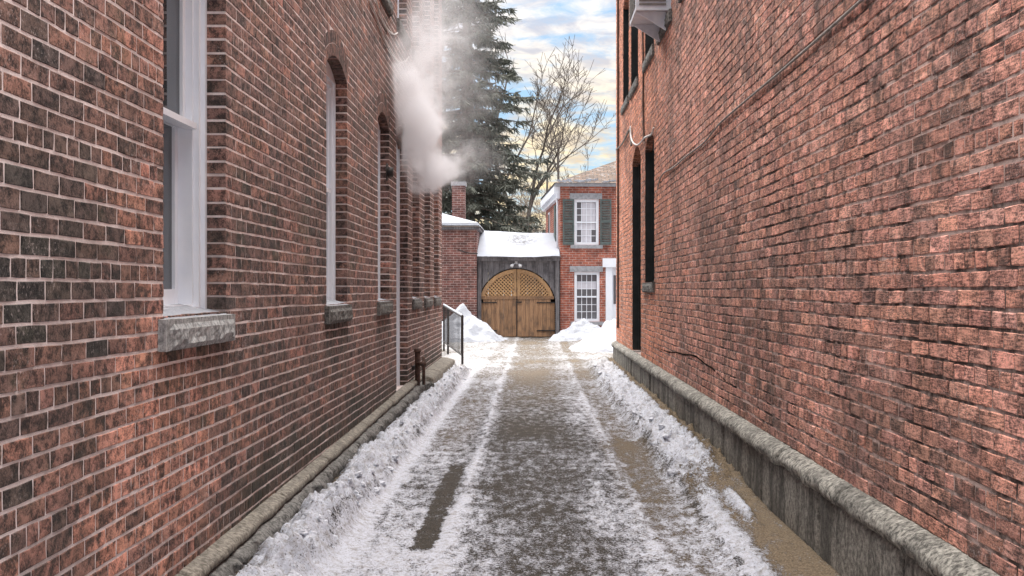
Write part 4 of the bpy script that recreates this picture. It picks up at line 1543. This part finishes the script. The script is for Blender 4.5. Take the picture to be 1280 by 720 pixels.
def spruce(cx, cy, height, rbase, seed, label):
    rr = random.Random(seed)
    t = empty('spruce_tree', (cx, cy, 0), label, 'tree')
    MB().tube([(cx, cy, -0.2), (cx + 0.05, cy, height * 0.5), (cx, cy, height)], [0.42, 0.25, 0.03], 10).build('trunk', M['bark'], t, smooth=True)
    lim, fo = MB(), MB()
    z = 2.4
    while z < height - 0.3:
        f = 1 - (z / height)
        ln0 = rbase * (f ** 0.72) * (0.92 + 0.16 * math.sin(z * 2.1))
        nbr = 8 if z < height * 0.7 else 6
        ph = rr.random() * 6.28
        for b_ in range(nbr):
            a = ph + b_ * 6.283 / nbr + rr.uniform(-0.3, 0.3)
            ln = ln0 * rr.uniform(0.72, 1.18)
            zz = z + rr.uniform(-0.2, 0.2)
            droop = rr.uniform(0.16, 0.34)
            pts = []
            for k in range(7):
                q = k / 6
                pts.append(Vector((cx + math.cos(a) * ln * q, cy + math.sin(a) * ln * q, zz + 0.05 * q * ln - droop * ln * q * q + 0.20 * ln * max(0, q - .55) ** 2 * 2.2)))
            lim.tube(pts, [0.055 * (1 - k / 7.5) for k in range(7)], 4, False)
            side = Vector((-math.sin(a), math.cos(a), 0))
            nspr = int(10.5 * ln) + 6
            for _ in range(nspr):
                q = rr.uniform(0.10, 1.0) ** 0.8
                i = min(5, int(q * 6))
                p0 = pts[i].lerp(pts[i + 1], q * 6 - i)
                wdt = 0.55 * (1 - q * 0.72) * min(1.0, ln / 2.2)
                so_ = rr.uniform(-1, 1) * wdt
                p1 = p0 + side * so_ + Vector((math.cos(a), math.sin(a), 0)) * abs(so_) * 0.5 + Vector((0, 0, -abs(so_) * 0.35))
                # drooping tassel of needle blades
                for _k in range(5):
                    d = Vector((rr.uniform(-1, 1) + math.cos(a) * 0.7, rr.uniform(-1, 1) + math.sin(a) * 0.7, rr.uniform(-1.6, 0.25))).normalized()
                    le = rr.uniform(0.14, 0.36)
                    sw = d.cross(Vector((rr.uniform(-1, 1), rr.uniform(-1, 1), rr.uniform(-1, 1)))).normalized() * rr.uniform(0.020, 0.042)
                    b0 = len(fo.v)
                    st_ = p1 + Vector((rr.uniform(-.08, .08), rr.uniform(-.08, .08), rr.uniform(-.06, .06)))
                    fo.v += [tuple(st_ - sw), tuple(st_ + sw), tuple(st_ + d * le + sw * 0.3), tuple(st_ + d * le - sw * 0.3)]
                    fo.f.append((b0, b0 + 1, b0 + 2, b0 + 3))
        z += rr.uniform(0.30, 0.44)
    lim.build('branches', M['bark'], t)
    o = fo.build('crown', M['needle'], t)
    o['kind'] = 'stuff'
    return t


def bare_tree(cx, cy, height, seed, label, mat, spread=0.55, levels=6, r0=0.16, lean=(0, 0), group=None, fork=0.28, minr=0.008, shrink=(0.62, 0.88)):
    rr = random.Random(seed)
    t = empty('bare_tree', (cx, cy, 0), label, 'tree', group)
    tr, cr = MB(), MB()

    def grow(p, d, ln, r, lv):
        n = 4 if lv < 3 else 3
        pts, rads = [p], [r]
        cur, dd_ = p.copy(), d.copy()
        for k in range(n):
            dd_ = (dd_ + Vector((rr.gauss(0, 0.10), rr.gauss(0, 0.10), rr.gauss(0.03, 0.07)))).normalized()
            cur = cur + dd_ * ln / n
            pts.append(cur.copy())
            rads.append(max(minr, r * (1 - 0.42 * (k + 1) / n)))
        (tr if lv == 0 else cr).tube(pts, rads, 7 if lv == 0 else 5 if lv < 2 else 3, False)
        if lv >= levels:
            return
        kids = rr.choice((2, 3, 3)) if lv else 3
        for k in range(kids):
            if k == 0:
                st, sp2 = pts[-1], spread * 0.45
                rl = rads[-1]
            else:
                i = rr.randint(max(1, n // 2), n)
                st, sp2 = pts[i], spread * rr.uniform(0.8, 1.35)
                rl = rads[i] * 0.72
            ax = Vector((rr.uniform(-1, 1), rr.uniform(-1, 1), rr.uniform(-0.2, 0.4)))
            nd = (dd_ + ax.normalized() * math.tan(sp2)).normalized()
            nd = (nd + Vector((0, 0, 0.10))).normalized()
            grow(st, nd, ln * rr.uniform(*shrink), rl, lv + 1)
        if lv >= 1:
            for k in range(2):
                i = rr.randint(1, n)
                ax = Vector((rr.uniform(-1, 1), rr.uniform(-1, 1), rr.uniform(-0.1, 0.6))).normalized()
                nd = (dd_ * 0.5 + ax).normalized()
                grow(pts[i], nd, ln * rr.uniform(0.25, 0.45), max(minr, rads[i] * 0.35), max(levels - 1, lv + 1))
    grow(Vector((cx, cy, -0.1)), Vector((lean[0], lean[1], 1)).normalized(), height * fork, r0, 0)
    tr.build('trunk', mat, t, smooth=True)
    o = cr.build('crown', mat, t)
    return t


spruce(gp(583, 48), 48, 19.5, 4.1, 3, 'tall dark spruce tree with drooping branches behind the gate shed')
bare_tree(gp(673, 52), 52, 11.4, 12, 'large bare tree with a forked grey trunk behind the gate shed', M['bark'], 0.78, 6, 0.24, fork=0.43, shrink=(0.55, 0.76), minr=0.010)
specs = [(640, 58, 7.0, 21, 'slender bare tree between the spruce and the forked tree'),
         (662, 60, 7.6, 22, 'thin tan bare tree just left of the forked tree'),
         (705, 62, 8.0, 23, 'bare tan tree rising behind the left edge of the house roof'),
         (738, 64, 9.2, 24, 'bare tan tree above the middle of the house roof'),
         (764, 60, 9.0, 25, 'bare tan tree at the edge of the right building'),
         (622, 66, 7.4, 26, 'low bare tree half hidden by the spruce')]
for px, yy, hh, sd, lb_ in specs:
    bare_tree(gp(px, yy), yy, hh, sd, lb_, M['bark_far'], 0.55, 5, 0.10, group='bare trees behind the courtyard', minr=0.011)


# ------------------------------------------------------------------ steam
h = material('steam')
h.t.nodes.remove(h.b)
p = pos(h)
wv = h.noise(p, 2.6, 3, 0.6, color=True)
pw = h.vmath('ADD', p, h.vmath('SCALE', h.vmath('SUBTRACT', wv, (0.5, 0.5, 0.5)), 0.55))
blobs = [(508, 190, 14.3, .30, 1.0), (538, 214, 14.8, .32, 1.3), (560, 205, 15.4, .28, 1.0), (498, 140, 13.8, .36, 1.0), (520, 165, 14.6, .36, 1.2), (530, 120, 15.0, .38, .75),
         (492, 105, 13.4, .34, .9), (548, 155, 15.6, .34, .6), (582, 192, 16.0, .32, .5), (500, 55, 14.2, .5, .50), (540, 70, 15.6, .55, .50), (530, 15, 15.4, .65, .42), (608, 195, 16.5, .36, .24), (495, 205, 13.9, .16, 1.0), (552, 226, 15.0, .20, 1.0), (578, 212, 15.8, .22, .7), (525, 140, 14.4, .34, .9),
         (485, 75, 13.0, .34, .55), (550, 110, 16.0, .4, .35), (520, 90, 14.6, .36, .55), (580, 120, 17.0, .6, .24), (565, 40, 17.0, .7, .26)]
tot = None
for px, py, yy, r_, s_ in blobs:
    c = (max(gp(px, yy), -D + 0.18), yy, gz_(py, yy))
    dl = h.vmath('LENGTH', h.vmath('SUBTRACT', pw, c))
    f = h.math('MULTIPLY', h.ramp(dl, r_ * 1.35, r_ * 0.15), s_)
    tot = f if tot is None else h.math('ADD', tot, f)
nz = h.ramp(h.noise(p, 5.0, 5, 0.62), 0.30, 0.68)
nf = h.noise(p, 4.2, 6, 0.62)
shp = h.math('ADD', tot, h.math('MULTIPLY', h.math('SUBTRACT', nf, 0.5), 2.3))
core = h.math('MULTIPLY', h.ramp(shp, 0.48, 1.15), h.ramp(tot, 0.10, 0.5))
den = h.math('ADD', h.math('MULTIPLY', core, 6.0), h.math('MULTIPLY', h.math('MULTIPLY', tot, nz), 2.2))
vol = h.n('ShaderNodeVolumePrincipled')
vol.inputs['Color'].default_value = (0.97, 0.97, 0.985, 1)
vol.inputs['Anisotropy'].default_value = 0.0
h.set(vol.inputs['Density'], den)
h.t.links.new(vol.outputs[0], h.out.inputs['Volume'])
m = MB()
m.box(-D + 0.012, -0.35, 12.3, 18.2, 2.2, 6.9)
st = m.build('steam', h.m, None, origin=(-1.0, 15.2, 2.2))
tag(st, 'white cloud of steam drifting out from the left brick wall', 'steam', kind='stuff')
